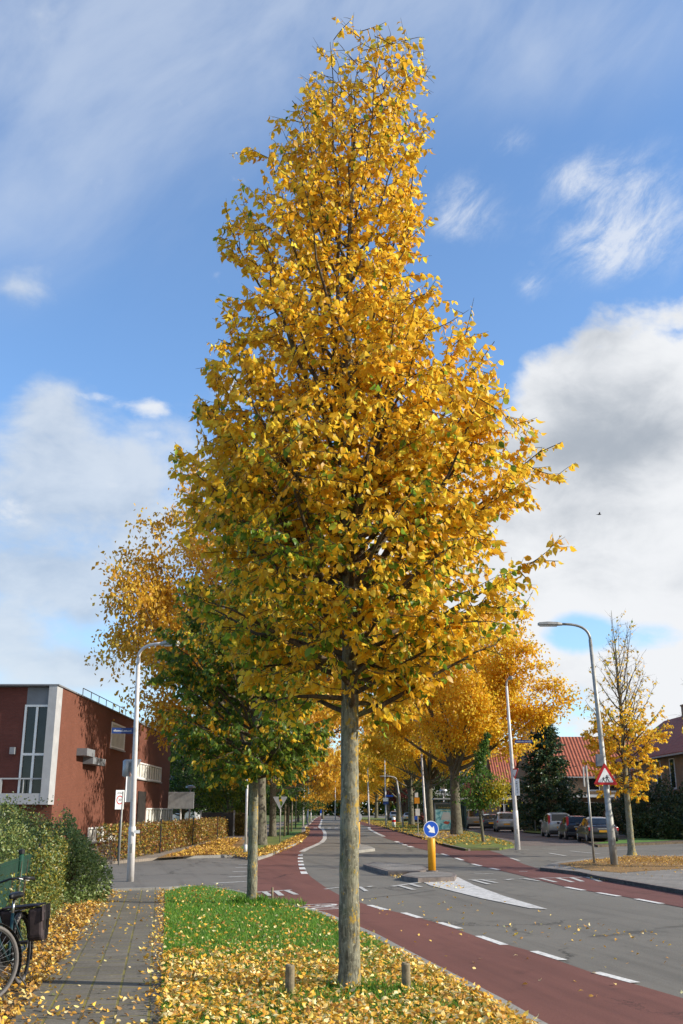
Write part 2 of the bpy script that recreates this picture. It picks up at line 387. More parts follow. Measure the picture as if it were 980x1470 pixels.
def strip(name, pts, w, z, m, h=0.0, side=1, parent=None, kind='structure'):   # ribbon (or kerb when h) along a polyline
    pts = [Vector((p[0], p[1], 0)) for p in pts]; L = []; Rr = []
    for i, p in enumerate(pts):
        d = (pts[min(i+1, len(pts)-1)]-pts[max(i-1, 0)]).normalized(); n = Vector((-d.y, d.x, 0))
        if side == 0: L.append(p+n*w/2); Rr.append(p-n*w/2)
        else: L.append(p+n*w*(side > 0)); Rr.append(p-n*w*(side < 0))
    mb = MB()
    for i in range(len(pts)-1):
        q = [Rr[i], Rr[i+1], L[i+1], L[i]]
        mb.face([(p.x, p.y, z) for p in q])
        if h:
            for e in (Rr, L):
                mb.face([(e[i].x, e[i].y, z-h), (e[i+1].x, e[i+1].y, z-h), (e[i+1].x, e[i+1].y, z), (e[i].x, e[i].y, z)])
    o = mb.build(name, m, parent)
    if kind: o['kind'] = kind
    return o

# leaves as numpy clouds -------------------------------------------------
LEAF_V = np.array([(0, 0, 0), (-.30, .28, .07), (0, .32, 0), (.30, .28, .07), (-.27, .64, .02), (0, .68, -.07), (.27, .64, .02), (0, 1, -.26)])
LEAF_F = [(0, 2, 1), (0, 3, 2), (1, 2, 5, 4), (2, 3, 6, 5), (4, 5, 7), (5, 6, 7)]
CHIP_V = np.array([(0, 0, 0), (-.32, .45, .12), (.32, .45, .12), (0, 1, -.05)])
CHIP_F = [(0, 2, 3), (0, 3, 1)]
BLADE_V = np.array([(-.06, 0, 0), (.06, 0, 0), (.045, .55, .05), (-.045, .55, .05), (0, 1, .25)])
BLADE_F = [(0, 1, 2, 3), (3, 2, 4)]
def unit(a): return a/np.maximum(np.linalg.norm(a, axis=1, keepdims=True), 1e-9)
def leaf_cloud(name, P, D, size, col, m, parent=None, tpl='leaf', Nrm=None, wid=None, curl=None):
    TV, TF = {'leaf': (LEAF_V, LEAF_F), 'chip': (CHIP_V, CHIP_F), 'blade': (BLADE_V, BLADE_F)}[tpl]
    P = np.asarray(P, float); n = len(P); D = unit(np.asarray(D, float)); size = np.asarray(size, float).reshape(-1, 1)
    rnd = RNG.normal(size=(n, 3)) if Nrm is None else np.asarray(Nrm, float)
    Z = unit(rnd-D*np.sum(rnd*D, axis=1, keepdims=True)); X = np.cross(D, Z)
    wid = np.ones((n, 1)) if wid is None else np.asarray(wid).reshape(-1, 1)
    curl = RNG.uniform(.2, 2.0, (n, 1)) if curl is None else np.asarray(curl).reshape(-1, 1)
    V = np.empty((n, len(TV), 3))
    for i, (x, y, z) in enumerate(TV): V[:, i] = P+size*(x*wid*X+y*D+z*curl*Z)
    nv = len(TV); me = bpy.data.meshes.new(name); me.vertices.add(n*nv); me.vertices.foreach_set('co', V.reshape(-1))
    flat = np.concatenate([np.array(f) for f in TF]); lens = np.array([len(f) for f in TF])
    loops = (flat[None, :]+np.arange(n)[:, None]*nv).reshape(-1)
    me.loops.add(len(loops)); me.loops.foreach_set('vertex_index', loops.astype(np.int32))
    tot = np.tile(lens, n); st = np.concatenate(([0], np.cumsum(tot)[:-1]))
    me.polygons.add(len(tot)); me.polygons.foreach_set('loop_start', st.astype(np.int32)); me.polygons.foreach_set('loop_total', tot.astype(np.int32))
    a = me.color_attributes.new('Col', 'FLOAT_COLOR', 'POINT')
    c = np.ones((n, nv, 4), np.float32); c[:, :, :3] = np.asarray(col)[:, None, :]
    a.data.foreach_set('color', c.reshape(-1)); me.materials.append(m); me.update(); me.validate()
    o = bpy.data.objects.new(name, me); COL.objects.link(o)
    if parent: o.parent = parent
    return o
YEL = np.array([(.88, .54, .018), (.90, .58, .028), (.86, .48, .014), (.90, .65, .06), (.82, .43, .012)])
GRN = np.array([(.18, .31, .025), (.26, .38, .03), (.12, .22, .02), (.42, .45, .03)])
DGR = np.array([(.035, .080, .012), (.05, .105, .016), (.025, .055, .010), (.09, .15, .02)])
GOLD = np.array([(.72, .40, .025), (.78, .47, .035), (.64, .32, .02), (.80, .54, .06)])
def pick(pal, n, jit=.12):
    c = pal[RNG.integers(0, len(pal), n)]; return np.clip(c*(1+RNG.normal(0, jit, (n, 1))), .004, .9)

# ------------------------------------------------------------------ ground and roads
ZR = -.10
sheet('ground', [(-900, -200), (900, -200), (900, 1500), (-900, 1500)], ZR-.03, M['ground'])
def A(*pp, z=0.0): return [at(px, py, z) for px, py in pp]
vL = A((230, 1490), (231, 1440), (233, 1400), (235, 1340), (236, 1300), (236, 1280))
vR = A((262, 1273), (300, 1271.5), (345, 1279), (380, 1288), (425, 1299), (470, 1311), (545, 1343), (580, 1362), (637, 1391), (727, 1437), (772, 1463))
vRext = [Vector((2.2, 7.0, 0)), Vector((3.2, 4.0, 0)), Vector((4.2, 1.0, 0)), Vector((6, -8, 0))]
vLext = [Vector((0.3, -8, 0)), Vector((-.75, 4.5, 0))]
verge = vLext[:1]+vLext[1:]+vL+vR+vRext
sheet('road', [(-3, -30), (30, -30), (30, 20), (26, 60), (30, 120), (26, 420), (-20, 420), (-16, 60), (-45, 40), (-45, 18), (-12, 18), (-8, 10)], ZR, M['asphalt'])
sheet('grass_verge', verge, 0.0, M['turf'], drop=.12)
strip('kerb', vR[1:]+vRext, .14, .006, M['kerb'], .11, -1)
# pavement on the left
pL = A((10, 1470), (60, 1408), (96, 1362), (133, 1306), (152, 1279))
pv = [Vector((-2.2, -8, 0)), Vector((-2.4, 5, 0))]+pL+A((236, 1277))+list(reversed(vL))+[Vector((-.75, 4.5, 0)), Vector((.3, -8, 0))]
sheet('pavement', pv, -.004, M['pave'], drop=.1)
strip('kerb', A((100, 1281), (152, 1276), (240, 1273.5), (275, 1271)), .22, .002, M['kerb'], .11, 0)
soil = [Vector((-2.2, -8, 0)), Vector((-2.4, 5, 0))]+pL+A((60, 1283))+[Vector((-14, 24, 0)), Vector((-14, -8, 0))]
sheet('planting_strip', soil, -.012, M['soil'], drop=.09)
# side street apron on the left
z1 = ZR+.004
sheet('side_street', [Vector((-45, 36)), *A((-60, 1272), (150, 1277), (250, 1272.5), (300, 1271), (345, 1278), (366, 1282), z=ZR), *A((366, 1231), (250, 1229), (152, 1238), z=ZR), Vector((-30, 43))], z1, M['asphalt2'])
# cycle lanes
z2 = ZR+.008
lane = A((990, 1437), (912, 1414), (855, 1399), (765, 1367), (687, 1346), (630, 1326), (578, 1312), (530, 1300.5), (490, 1287), (468, 1275), (447, 1260), (434, 1247), (430.5, 1236), (430, 1226), (438, 1219), (452, 1213), (464, 1206), (466.5, 1196), (463.5, 1190), (458, 1186), (461, 1181), (463, 1176), (464, 1172), z=ZR)
lane = [Vector((8.5, -8, 0)), Vector((5.5, 4, 0))]+lane
lb = A((457, 1172), (451, 1176), (446, 1181), (437, 1187), (437, 1193), (433, 1203), (420, 1212), (400, 1219), (386, 1226), (367, 1232), (365, 1258), (366, 1283), z=ZR)
sheet('cycle_lane', lane+lb+[p for p in vR[3:]]+vRext, z2, M['red'])
rl = A((1010, 1309), (950, 1297.5), (890, 1286.5), (838, 1278.5), (812, 1273.5), (740, 1255), (709, 1248), (682, 1242), (665, 1236), (638, 1227.5), (611, 1220.5), (587, 1215), (566, 1207.5), (552, 1203), (530, 1190), (529, 1187), (505, 1180), (488, 1174), (482, 1171), z=ZR)
rr = A((486, 1171), (500, 1175), (531, 1181), (560, 1190), (586, 1197), (617, 1205), (640, 1213), (668, 1219), (697, 1219.5), (717, 1225.5), (731, 1231.5), (751, 1240.5), (773, 1247.5), (830, 1252.5), (860, 1259), (980, 1279), (1040, 1289), z=ZR)
RE = [Vector((14, 8, 0)), Vector((22, -8, 0))]
sheet('cycle_lane', [Vector((19, -8, 0)), Vector((11, 10, 0))]+rl+rr+RE, z2, M['red2'])
# raised island, far verges, pavements
isl = []
for nm, pts in (('traffic_island', [(521, 1241), (536, 1237.5), (572, 1239), (606, 1243), (617, 1248), (600, 1251), (557, 1251)]),
                ('traffic_island', [(575, 1257), (588, 1252.5), (622, 1250.5), (648, 1252), (655, 1255), (652, 1259), (600, 1260.5)])):
    q = A(*pts, z=0.02); o = sheet(nm, q, .02, M['kerbdark'], None, .12); isl.append(o)
    c = sum((p for p in q), Vector())/len(q)
    i2 = sheet('paving', [c+(p-c)*.86 for p in q], .026, M['greypave'], None, 0, o)
tag(isl[0], 'longer low kerbed traffic island tapering to the left behind the keep-right bollard', 'traffic island')
tag(isl[1], 'short rounded traffic island nose that carries the blue keep-right sign', 'traffic island')
q = A((496, 1219), (512, 1211), (530, 1214), (538, 1218), (515, 1220.5), z=.02)
tag(sheet('traffic_island', q, .02, M['kerb'], None, .12), 'small kerbed island under the far plain yellow bollard, partly behind the trunk', 'traffic island')
# far left block
fl = [Vector((-60, 60, 0)), Vector((-32, 43.5, 0))]+A((100, 1241), (155, 1237), (250, 1229), (340, 1227), (366, 1231.5), (386, 1225), (400, 1218), (420, 1211), (432, 1202), (436, 1193), (436, 1187), (445, 1181), (450, 1176), (456, 1172))+[Vector((-5.6, 420, 0)), Vector((-60, 420, 0))]
sheet('far_pavement', fl, 0, M['brickpave'], drop=.1)
strip('kerb', A((250, 1229), (340, 1227), (366, 1231.5), (386, 1225), (400, 1218), (420, 1211), (432, 1202), (436, 1193), (436, 1187), (445, 1181), (450, 1176), (456, 1172)), .15, .004, M['kerb'], .1, -1)
sheet('leaf_strewn_path', A((225, 1232), (320, 1226), (345, 1217), (352, 1206), (318, 1206), (285, 1216), (240, 1226)), .005, M['litter'])
sheet('grass_verge', A((318, 1226), (364, 1228.5), (398, 1215), (417, 1208.5), (429, 1201), (433, 1193), (433, 1187), (443, 1180.5), (448, 1176), (455, 1172), (447, 1172), (425, 1178), (404, 1187), (386, 1200), (352, 1213)), .006, M['turf2'])
sheet('grass_verge', A((405, 1203), (430, 1198), (432, 1194), (416, 1194)), .010, M['turf'])
sheet('grass_verge', A((420, 1189), (442, 1182), (447, 1176), (430, 1180)), .011, M['turf'])
sheet('far_lawn', [Vector((-60, 60, 0)), Vector((-12, 60, 0)), Vector((-9.6, 75, 0)), Vector((-9, 420, 0)), Vector((-60, 420, 0))], .004, M['turf2'])
# middle verge on the right with the big elms
mv = A((483, 1171), (486, 1171), (500, 1174.5), (531, 1180.5), (560, 1189.5), (586, 1196.5), (617, 1204.5), (640, 1212.5), (668, 1218.5), (717, 1217.5), (738, 1214), (735, 1209), (705, 1201), (680, 1194), (645, 1187), (600, 1181), (560, 1175))
sheet('grass_verge', mv, 0.0, M['turf2'], drop=.1)
strip('kerb', list(reversed(mv[1:10])), .14, .006, M['kerbdark'], .11, -1)
sheet('grass_verge', A((520, 1177), (575, 1189), (600, 1194), (620, 1190), (560, 1180)), .005, M['turf'])
sheet('bus_stop_paving', A((592, 1197.5), (618, 1203.5), (640, 1204), (668, 1197), (640, 1193.5), (612, 1193.5)), .009, M['brickpave'])
# near right pavement block
nb = A((775, 1245.5), (830, 1251.5), (860, 1258), (980, 1278), (1060, 1291))+[Vector((14.5, 14, 0)), Vector((19, -8, 0)), Vector((40, -8, 0)), Vector((34, 36, 0))]+A((1010, 1227), (900, 1228), (850, 1231), (795, 1238))
sheet('right_pavement', nb, 0.0, M['greypave'], drop=.1)
strip('kerb', A((775, 1245.5), (830, 1251.5), (860, 1258), (980, 1278), (1060, 1291))+[Vector((14.5, 14, 0)), Vector((19, -8, 0))], .15, .006, M['kerbdark'], .11, 1)
sheet('tree_pit', A((800, 1240), (850, 1250), (890, 1253), (1010, 1245), (1010, 1229), (900, 1230), (840, 1235)), .006, M['litter'])
# side street and parking street on the right
sheet('parking_street', A((668, 1219.5), (740, 1214.5), (900, 1213), (1010, 1206), (1010, 1196), (860, 1196), (740, 1186), (640, 1180), (590, 1177), (600, 1181), (645, 1187), (680, 1194), (705, 1201), (735, 1209), z=ZR), z1, M['parkbrick'])
fg = A((858, 1213.5), (1010, 1207))+[Vector((60, 66, 0)), Vector((60, 420, 0)), Vector((12, 420, 0))]+A((600, 1176), (690, 1181), (745, 1188), (800, 1193))
sheet('garden_ground', fg, 0, M['soil'], drop=.1)
sheet('grass_verge', A((850, 1211), (890, 1211), (1010, 1204), (1010, 1199), (900, 1204)), .006, M['turf'])
sheet('garden_path', A((880, 1200), (1010, 1197), (1010, 1192), (880, 1196)), .008, M['greypave'])
sheet('grass_verge', A((750, 1194), (775, 1196), (790, 1192), (760, 1190)), .006, M['turf2'])

# ------------------------------------------------------------------ road markings
zm = ZR+.012
def paint(pix, m='paint', z=zm): return sheet('road_marking', A(*pix, z=ZR), z, M[m])
def dashes(segs, w, z=zm, m='paint'):
    mb = MB()
    for a, b in segs:
        p, q = at(*a, ZR), at(*b, ZR); d = (q-p).normalized(); n = Vector((-d.y, d.x, 0))*w/2
        mb.face([(v.x, v.y, z) for v in (p-n, q-n, q+n, p+n)])
    o = mb.build('road_marking', M[m]); o['kind'] = 'structure'; return o
dashes([((912, 1412), (855, 1397)), ((808, 1379.5), (766, 1366.5)), ((724, 1357.5), (687, 1344.5)), ((660, 1334), (630, 1325)), ((603, 1318.5), (579, 1311)), ((554, 1307), (530, 1300))], .13)
dashes([((1000, 1423), (1060, 1450))], .13)
dashes([((437, 1255), (435, 1251.5)), ((434.3, 1248.5), (433, 1245.5)), ((432.6, 1243), (431.8, 1240.5)), ((431.4, 1238), (431, 1236)), ((431, 1233.5), (430.8, 1231.5)), ((431, 1229), (431.5, 1227))], .2)
strip('road_marking', A((433, 1223), (440, 1219), (452, 1214), (462, 1209), (466, 1204), (466.3, 1196), (463.5, 1191), (458, 1187.5), (460, 1183), (462, 1176), z=ZR), .28, zm, M['wornpaint'], side=0)
dashes([((950, 1298), (913, 1291)), ((889, 1287.3), (858, 1282)), ((838, 1278.8), (812, 1273.8)), ((716, 1249), (703, 1246.5)), ((690, 1243.5), (678, 1240.5)), ((664, 1235.3), (654, 1232)), ((643, 1228.5), (634, 1226))], .15)
dashes([((592, 1216.5), (586, 1215)), ((583, 1213.8), (579, 1212.5)), ((577, 1211.3), (574.5, 1210.3)), ((572, 1209.5), (568, 1208))], .25)
strip('road_marking', A((551, 1201), (541, 1196.5), (530, 1190.5), (529.5, 1187.5), z=ZR), .3, zm, M['wornpaint'], side=0)
mb = MB()
for k in range(9):
    for r_ in range(2):
        a, b = at(440+k*10.0, 1189.5-r_*1.0, ZR), at(445+k*10.0, 1189.5-r_*1.0, ZR)
        if (k+r_) % 2 == 0 or k < 5: mb.face([(a.x, a.y-.6, zm), (b.x, b.y-.6, zm), (b.x, b.y+.6, zm), (a.x, a.y+.6, zm)])
mb.build('road_marking', M['paint'])['kind'] = 'structure'
paint([(596, 1261.5), (657, 1259.6), (680, 1271), (702, 1279), (725, 1287.5), (786, 1306), (760, 1304.5), (690, 1290), (617, 1271.5)], 'zonepaint', zm)
def ramp(line, teeth, w=.10, m='wornpaint'):
    dashes([line], w, m=m); dashes(teeth, .13, zm+.003, m)
ramp(((366, 1281.5), (418, 1278)), [((379, 1281), (388, 1287)), ((396, 1280), (404, 1286.5)), ((411, 1279), (425, 1285))])
ramp(((562, 1273), (608, 1266.5)), [((573, 1272), (594, 1278)), ((590, 1270), (604, 1274))], .14)
dashes([((466, 1277), (486, 1274.5)), ((516, 1273.5), (526, 1280)), ((528, 1274), (534, 1272.5))], .10, m='wornpaint')
ramp(((672, 1263.5), (712, 1263)), [((679, 1264), (702, 1270)), ((690, 1263.5), (713, 1268)), ((726, 1264), (736, 1262.5))])
ramp(((745, 1262), (862, 1259)), [((752, 1262), (774, 1265.3)), ((776, 1261.5), (798, 1267)), ((800, 1261), (822, 1267)), ((820, 1260.5), (836, 1266)), ((842, 1259.5), (862, 1266))])
dashes([((622, 1248.5), (590, 1246)), ((708, 1255), (680, 1254))], .1, m='wornpaint')
dashes([((306, 1268.5), (352, 1266)), ((328, 1259.5), (358, 1258)), ((334, 1252), (358, 1251)), ((338, 1246), (360, 1245.5)), ((342, 1242), (362, 1241.5))], .16, m='wornpaint')
dashes([((760, 1220.5), (730, 1220)), ((800, 1219.5), (780, 1219)), ((818, 1222), (860, 1226)), ((788, 1225), (812, 1229)), ((880, 1220), (930, 1219))], .16, m='wornpaint')
dashes([((733, 1232), (745, 1236)), ((757, 1251.5), (745, 1251.2))], .12, m='wornpaint')
# bicycle symbol on the cycle lane
bc = at(462, 1302, ZR); mb = MB()
u = (at(500, 1309, ZR)-at(430, 1298, ZR)).normalized(); v = Vector((-u.y, u.x, 0))
def pt(a, b): q = bc+u*a+v*b; return (q.x, q.y, zm)
def arc(cx, cy, r0, r1, n=24):
    for i in range(n):
        a, b = 2*math.pi*i/n, 2*math.pi*(i+1)/n
        mb.face([pt(cx+r0*math.cos(a), cy+2.2*r0*math.sin(a)), pt(cx+r1*math.cos(a), cy+2.2*r1*math.sin(a)), pt(cx+r1*math.cos(b), cy+2.2*r1*math.sin(b)), pt(cx+r0*math.cos(b), cy+2.2*r0*math.sin(b))])
arc(-.26, 0, .17, .23); arc(.36, 0, .17, .23)
def bar(a, b, w=.05):
    d = Vector((b[0]-a[0], b[1]-a[1])).normalized()*w/2; mb.face([pt(a[0]-d.y, a[1]+d.x), pt(a[0]+d.y, a[1]-d.x), pt(b[0]+d.y, b[1]-d.x), pt(b[0]-d.y, b[1]+d.x)])
for a, b in (((-.26, 0), (-.08, .42)), ((-.08, .42), (.26, .42)), ((.26, .55), (.36, 0)), ((-.08, .42), (.05, 0)), ((.05, 0), (.27, .42)), ((-.26, 0), (.05, 0)), ((-.15, .55), (-.02, .55)), ((.2, .6), (.34, .6))): bar(a, b)
mb.build('road_marking', M['paint'])['kind'] = 'structure'

# ------------------------------------------------------------------ buildings
def settle(root, loc):
    loc = Vector(loc); T = Matrix.Translation(-loc); seen = set()
    def go(o):
        for ch in o.children:
            if ch.type == 'MESH' and ch.data.name not in seen: ch.data.transform(T); seen.add(ch.data.name)
            go(ch)
    go(root); root.location = loc
    return root
class Wall:                                  # vertical plane through two ground points, outward normal n
    def __init__(s, a, b, flip=1):
        s.a = Vector((a[0], a[1], 0)); s.d = (Vector((b[0], b[1], 0))-s.a); s.L = s.d.length; s.d.normalize()
        s.n = Vector((s.d.y, -s.d.x, 0))*flip
    def hit(s, px, py):
        r = Vector(ray(px, py)); o = Vector((0, 0, EYE)); t = (s.a-o).dot(s.n)/r.dot(s.n); p = o+r*t
        return (p-s.a).dot(s.d), p.z
    def box(s, mb, u0, u1, z0, z1, d0, d1):
        b = len(mb.v)
        for d in (d0, d1):
            for u, z in ((u0, z0), (u1, z0), (u1, z1), (u0, z1)):
                p = s.a+s.d*u+s.n*d; mb.v.append((p.x, p.y, z))
        for q in ((0, 1, 2, 3), (7, 6, 5, 4), (0, 4, 5, 1), (1, 5, 6, 2), (2, 6, 7, 3), (3, 7, 4, 0)):
            mb.f.append(tuple(b+i for i in q)); mb.m.append(mb.mi)
    def window(s, root, u0, u1, z0, z1, nx=2, nz=1, fm='white', gm='glass', fw=.07, sill=True, name='window', curtain=0):
        mb = MB(); h = .05
        s.box(mb, u0, u1, z0, z0+fw, .004, h); s.box(mb, u0, u1, z1-fw, z1, .004, h)
        s.box(mb, u0, u0+fw, z0+fw, z1-fw, .004, h); s.box(mb, u1-fw, u1, z0+fw, z1-fw, .004, h)
        for i in range(1, nx):
            u = u0+(u1-u0)*i/nx; s.box(mb, u-fw*.35, u+fw*.35, z0+fw, z1-fw, .006, h-.01)
        for i in range(1, nz):
            z = z0+(z1-z0)*i/nz; s.box(mb, u0+fw, u1-fw, z-fw*.35, z+fw*.35, .007, h-.013)
        f = mb.build(name, M[fm], root)
        g = MB(); s.box(g, u0+fw*.5, u1-fw*.5, z0+fw*.5, z1-fw*.5, .002, .012); g.build('pane', M[gm], f)
        if curtain:
            c = MB(); n = int(curtain)
            for i in range(n):
                a = u0+fw+(u1-u0-2*fw)*(i+.08)/n; b = u0+fw+(u1-u0-2*fw)*(i+.86)/n
                s.box(c, a, b, z0+fw, z1-fw*1.4, .013, .018+.006*(i % 2))
            c.build('curtain', M['curtain'], f)
        if sill:
            q = MB(); s.box(q, u0-.05, u1+.05, z0-.07, z0-.002, .003, .12); q.build('sill', M['concrete'], f)
        return f

def school():
    r = thing('school_building', (0, 0, 0), 'dark red brick building with white framed corner window behind the hedges', 'building')
    Y0 = 44.0; ax = atY(83, 978, Y0).x; ht = atY(83, 984, Y0).z
    a = (ax, Y0); b = (atY(246, 1058, 77.5).x, 77.5); hb = ht
    side = Wall(a, b)
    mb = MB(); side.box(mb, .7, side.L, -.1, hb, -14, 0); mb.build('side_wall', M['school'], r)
    fr = Wall((ax-14, Y0+.35), (ax, Y0+.35))
    def fx(px): return atY(px, 1100, Y0+.35).x-(ax-14)
    def fz(py): return atY(40, py, Y0+.35).z
    zb = fz(1154)
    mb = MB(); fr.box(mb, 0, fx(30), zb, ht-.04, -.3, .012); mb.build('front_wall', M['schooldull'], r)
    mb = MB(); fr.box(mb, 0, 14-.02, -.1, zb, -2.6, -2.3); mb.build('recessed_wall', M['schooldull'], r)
    mb = MB(); fr.box(mb, -.1, fx(5), -.1, zb+.1, -.6, .1); mb.build('column', M['concrete'], r)
    mb = MB(); fr.box(mb, fx(30), fx(72), fz(1012), ht-.05, -.3, .02); mb.build('grey_panel', M['greypanel'], r)
    mb = MB(); mb.box(ax-.36, ax-.003, Y0, Y0+.9, zb-.03, ht+.05); fr.box(mb, 0, 14-.37, zb-.02, fz(1139), -.4, .34)
    fr.box(mb, -2, fx(6), fz(1139), fz(1117), .10, .30); mb.build('white_surround', M['concrete'], r)
    mb = MB()
    for py in (1118, 1146): fr.box(mb, fx(6), 14-.36, fz(py)-.03, fz(py)+.03, .22, .28)
    for px in (7, 38, 66): fr.box(mb, fx(px)-.02, fx(px)+.02, fz(1146), fz(1118), .23, .27)
    mb.build('balcony_railing', M['concrete'], r)
    w = MB(); f = .09; X0, X1, Z0, Z1 = fx(29), fx(72), zb+.35, fz(1012)
    fr.box(w, X0, X0+f, Z0, Z1, .02, .1); fr.box(w, X1-f*.6, X1, Z0, Z1, .02, .1); fr.box(w, X0, X1, Z1-f, Z1, .03, .11)
    fr.box(w, fx(47)-.05, fx(47)+.05, Z0, Z1-f, .02, .09); fr.box(w, X0+f, X1-f*.6, fz(1083)-.05, fz(1083)+.05, .02, .095)
    wf = w.build('window', M['white'], r); g = MB(); fr.box(g, X0, X1, Z0, Z1-.02, -.02, .012); g.build('pane', M['glass'], wf)
    mb = MB(); u, z = side.L, hb; side.box(mb, -.02, u+.1, hb, hb+.06, -14, .07); fr.box(mb, -2, 14-.4, ht-.03, ht+.03, -.2, .06); mb.build('roof_edge', M['greypanel'], r)
    mb = MB(); fr.box(mb, fx(14), fx(21), fz(1083), fz(1073), .014, .26); mb.build('wall_lamp', M['greypanel'], r)
    for (x0, y0, x1, y1) in ((110, 1074, 121, 1087), (119, 1086, 137, 1100)):
        u0, z1_ = side.hit(x0, y0); u1, z0_ = side.hit(x1, y1); mb = MB(); side.box(mb, u0, u1, z0_, z1_, .004, .5); mb.build('wall_lamp', M['greypanel'], r)
    for (x0, y0, x1, y1, nx, cu, gm) in ((160, 1036, 177, 1078, 1, 0, 'schoolwin'), (188, 1091, 230, 1123, 5, 12, 'glass'), (209, 1160, 246, 1184, 4, 10, 'glass'), (126, 1188, 174, 1203, 5, 9, 'glass')):
        u0, za = side.hit(x0, y0); u1, zc = side.hit(x1, y1); zt = side.hit((x0+x1)/2, (y0+y0)/2+1)[1]
        zt = side.hit(x0, y0)[1]; zbm = side.hit(x1, y1)[1]
        side.window(r, u0, u1, max(.15, zbm), zt, nx, 1, 'white', gm, .09, True, 'window', cu)
    u0, _ = side.hit(197, 1150); u1, _ = side.hit(208, 1150); mb = MB(); side.box(mb, u0, u1, .0, 2.9, .004, .05); d = mb.build('door', M['dark'], r)
    mb = MB(); side.box(mb, u1-.5, u1-.42, .95, 1.15, .05, .11); mb.build('handle', M['metal'], d)
    mb = MB()                                # roof railing set back from the edge
    us = np.linspace(side.hit(150, 1010)[0], side.L-.4, 13)
    for u in us:
        p = side.a+side.d*float(u)-side.n*1.2; mb.tube([(p.x, p.y, hb), (p.x, p.y, hb+1.0)], .025, 5)
    for z in (hb+1.0, hb+.55):
        p, q = (side.a+side.d*float(us[0])-side.n*1.2, side.a+side.d*float(us[-1])-side.n*1.2); mb.tube([(p.x, p.y, z), (q.x, q.y, z)], .025, 5)
    mb.build('roof_railing', M['greypole'], r)
    settle(r, (ax, Y0, 0))
school()

def house(label, x0, x1, y0, y1, eave, ridge, face, wm, rm, wins, chim=(), extra=None):
    """face 'S': facade towards the camera, ridge along x; face 'W': facade towards the road, ridge along y."""
    r = thing('brick_house', (0, 0, 0), label, 'house')
    mb = MB(); mb.box(x0, x1, y0, y1, -.1, eave)
    if face == 'S':
        ym = (y0+y1)/2
        for x in (x0, x1): mb.face([(x, y0, eave), (x, y1, eave), (x, ym, ridge)])
        w = Wall((x0, y0), (x1, y0))
    else:
        xm = (x0+x1)/2
        for y in (y0, y1): mb.face([(x0, y, eave), (x1, y, eave), (xm, y, ridge)])
        w = Wall((x0, y1), (x0, y0))
    mb.build('wall', wm, r)
    o = .45; t = .14; rb = MB()
    if face == 'S':
        k = (ridge-eave)/(ym-y0)
        prof = [(y0-o, eave-o*k+.02), (ym, ridge+.02), (y1+o, eave-o*k+.02), (y1+o, eave-o*k+t+.02), (ym, ridge+t+.05), (y0-o, eave-o*k+t+.02)]
        rb.prism(prof, x0-.2, x1+.2, lambda u, v, q: (q, u, v))
    else:
        k = (ridge-eave)/(xm-x0)
        prof = [(x0-o, eave-o*k+.02), (xm, ridge+.02), (x1+o, eave-o*k+.02), (x1+o, eave-o*k+t+.02), (xm, ridge+t+.05), (x0-o, eave-o*k+t+.02)]
        rb.prism(prof, y0-.2, y1+.2, lambda u, v, q: (u, q, v))
    ro = rb.build('roof', rm, r, fixn=True)
    g = MB(); 
    if face == 'S': g.box(x0-.2, x1+.2, y0-o-.12, y0-o+.02, eave-o*k-.06, eave-o*k+.06)
    else: g.box(x0-o-.12, x0-o+.02, y0-.2, y1+.2, eave-o*k-.06, eave-o*k+.06)
    g.build('gutter', M['concrete'], r)
    for cx, cy, s_, h in chim:
        c = MB(); c.box(cx-s_/2, cx+s_/2, cy-s_*.4, cy+s_*.4, eave, ridge+h); c.box(cx-s_/2-.06, cx+s_/2+.06, cy-s_*.4-.06, cy+s_*.4+.06, ridge+h, ridge+h+.12)
        c.build('chimney', M['housebrick'], ro)
    for a in wins: w.window(r, *a[:4], *a[4:])
    if extra: extra(r, w)
    settle(r, (x0, y0, 0)); return r
def ex_near(r, w):
    mb = MB(); w.box(mb, .6, 15.0, 2.62, 2.86, .004, 1.0); mb.build('canopy', M['concrete'], r)
    mb = MB(); w.box(mb, 3.2, 4.3, 0, 2.2, .005, .07); d = mb.build('door', M['white'], r)
    mb = MB(); w.box(mb, 4.05, 4.15, 1, 1.12, .07, .13); mb.build('handle', M['metal'], d)
house('brown brick house with maroon roof and tall narrow windows at the right edge', 25.0, 35.0, 62.0, 93.5, 6.0, 9.5, 'W', M['housebrick'], M['roofside'],
      [(5.0, 7.2, 3.6, 5.2, 2), (12.5, 13.6, 3.3, 5.5, 1), (15.8, 17, 3.3, 5.5, 1), (20.5, 21.7, 3.2, 5.6, 1), (24.0, 25.2, 3.2, 5.6, 1), (28, 30, 3.2, 5.2, 2), (1.2, 2.6, .5, 2.3, 2), (6.0, 8.6, .5, 2.3, 3), (10, 13, .6, 2.3, 3), (17, 20, .6, 2.3, 3)], [(30, 70, .9, .9), (30, 87, .9, .9)], ex_near)
def ex_mid(r, w):
    mb = MB(); w.box(mb, .4, 15.0, 2.95, 3.2, .004, 1.1); mb.build('canopy', M['white'], r)
    for u in (2.2, 9.2):
        mb = MB(); w.box(mb, u, u+1.0, 0, 2.2, .005, .07); d = mb.build('door', M['dark'], r)
        mb = MB(); w.box(mb, u+.8, u+.88, 1, 1.12, .07, .13); mb.build('handle', M['metal'], d)
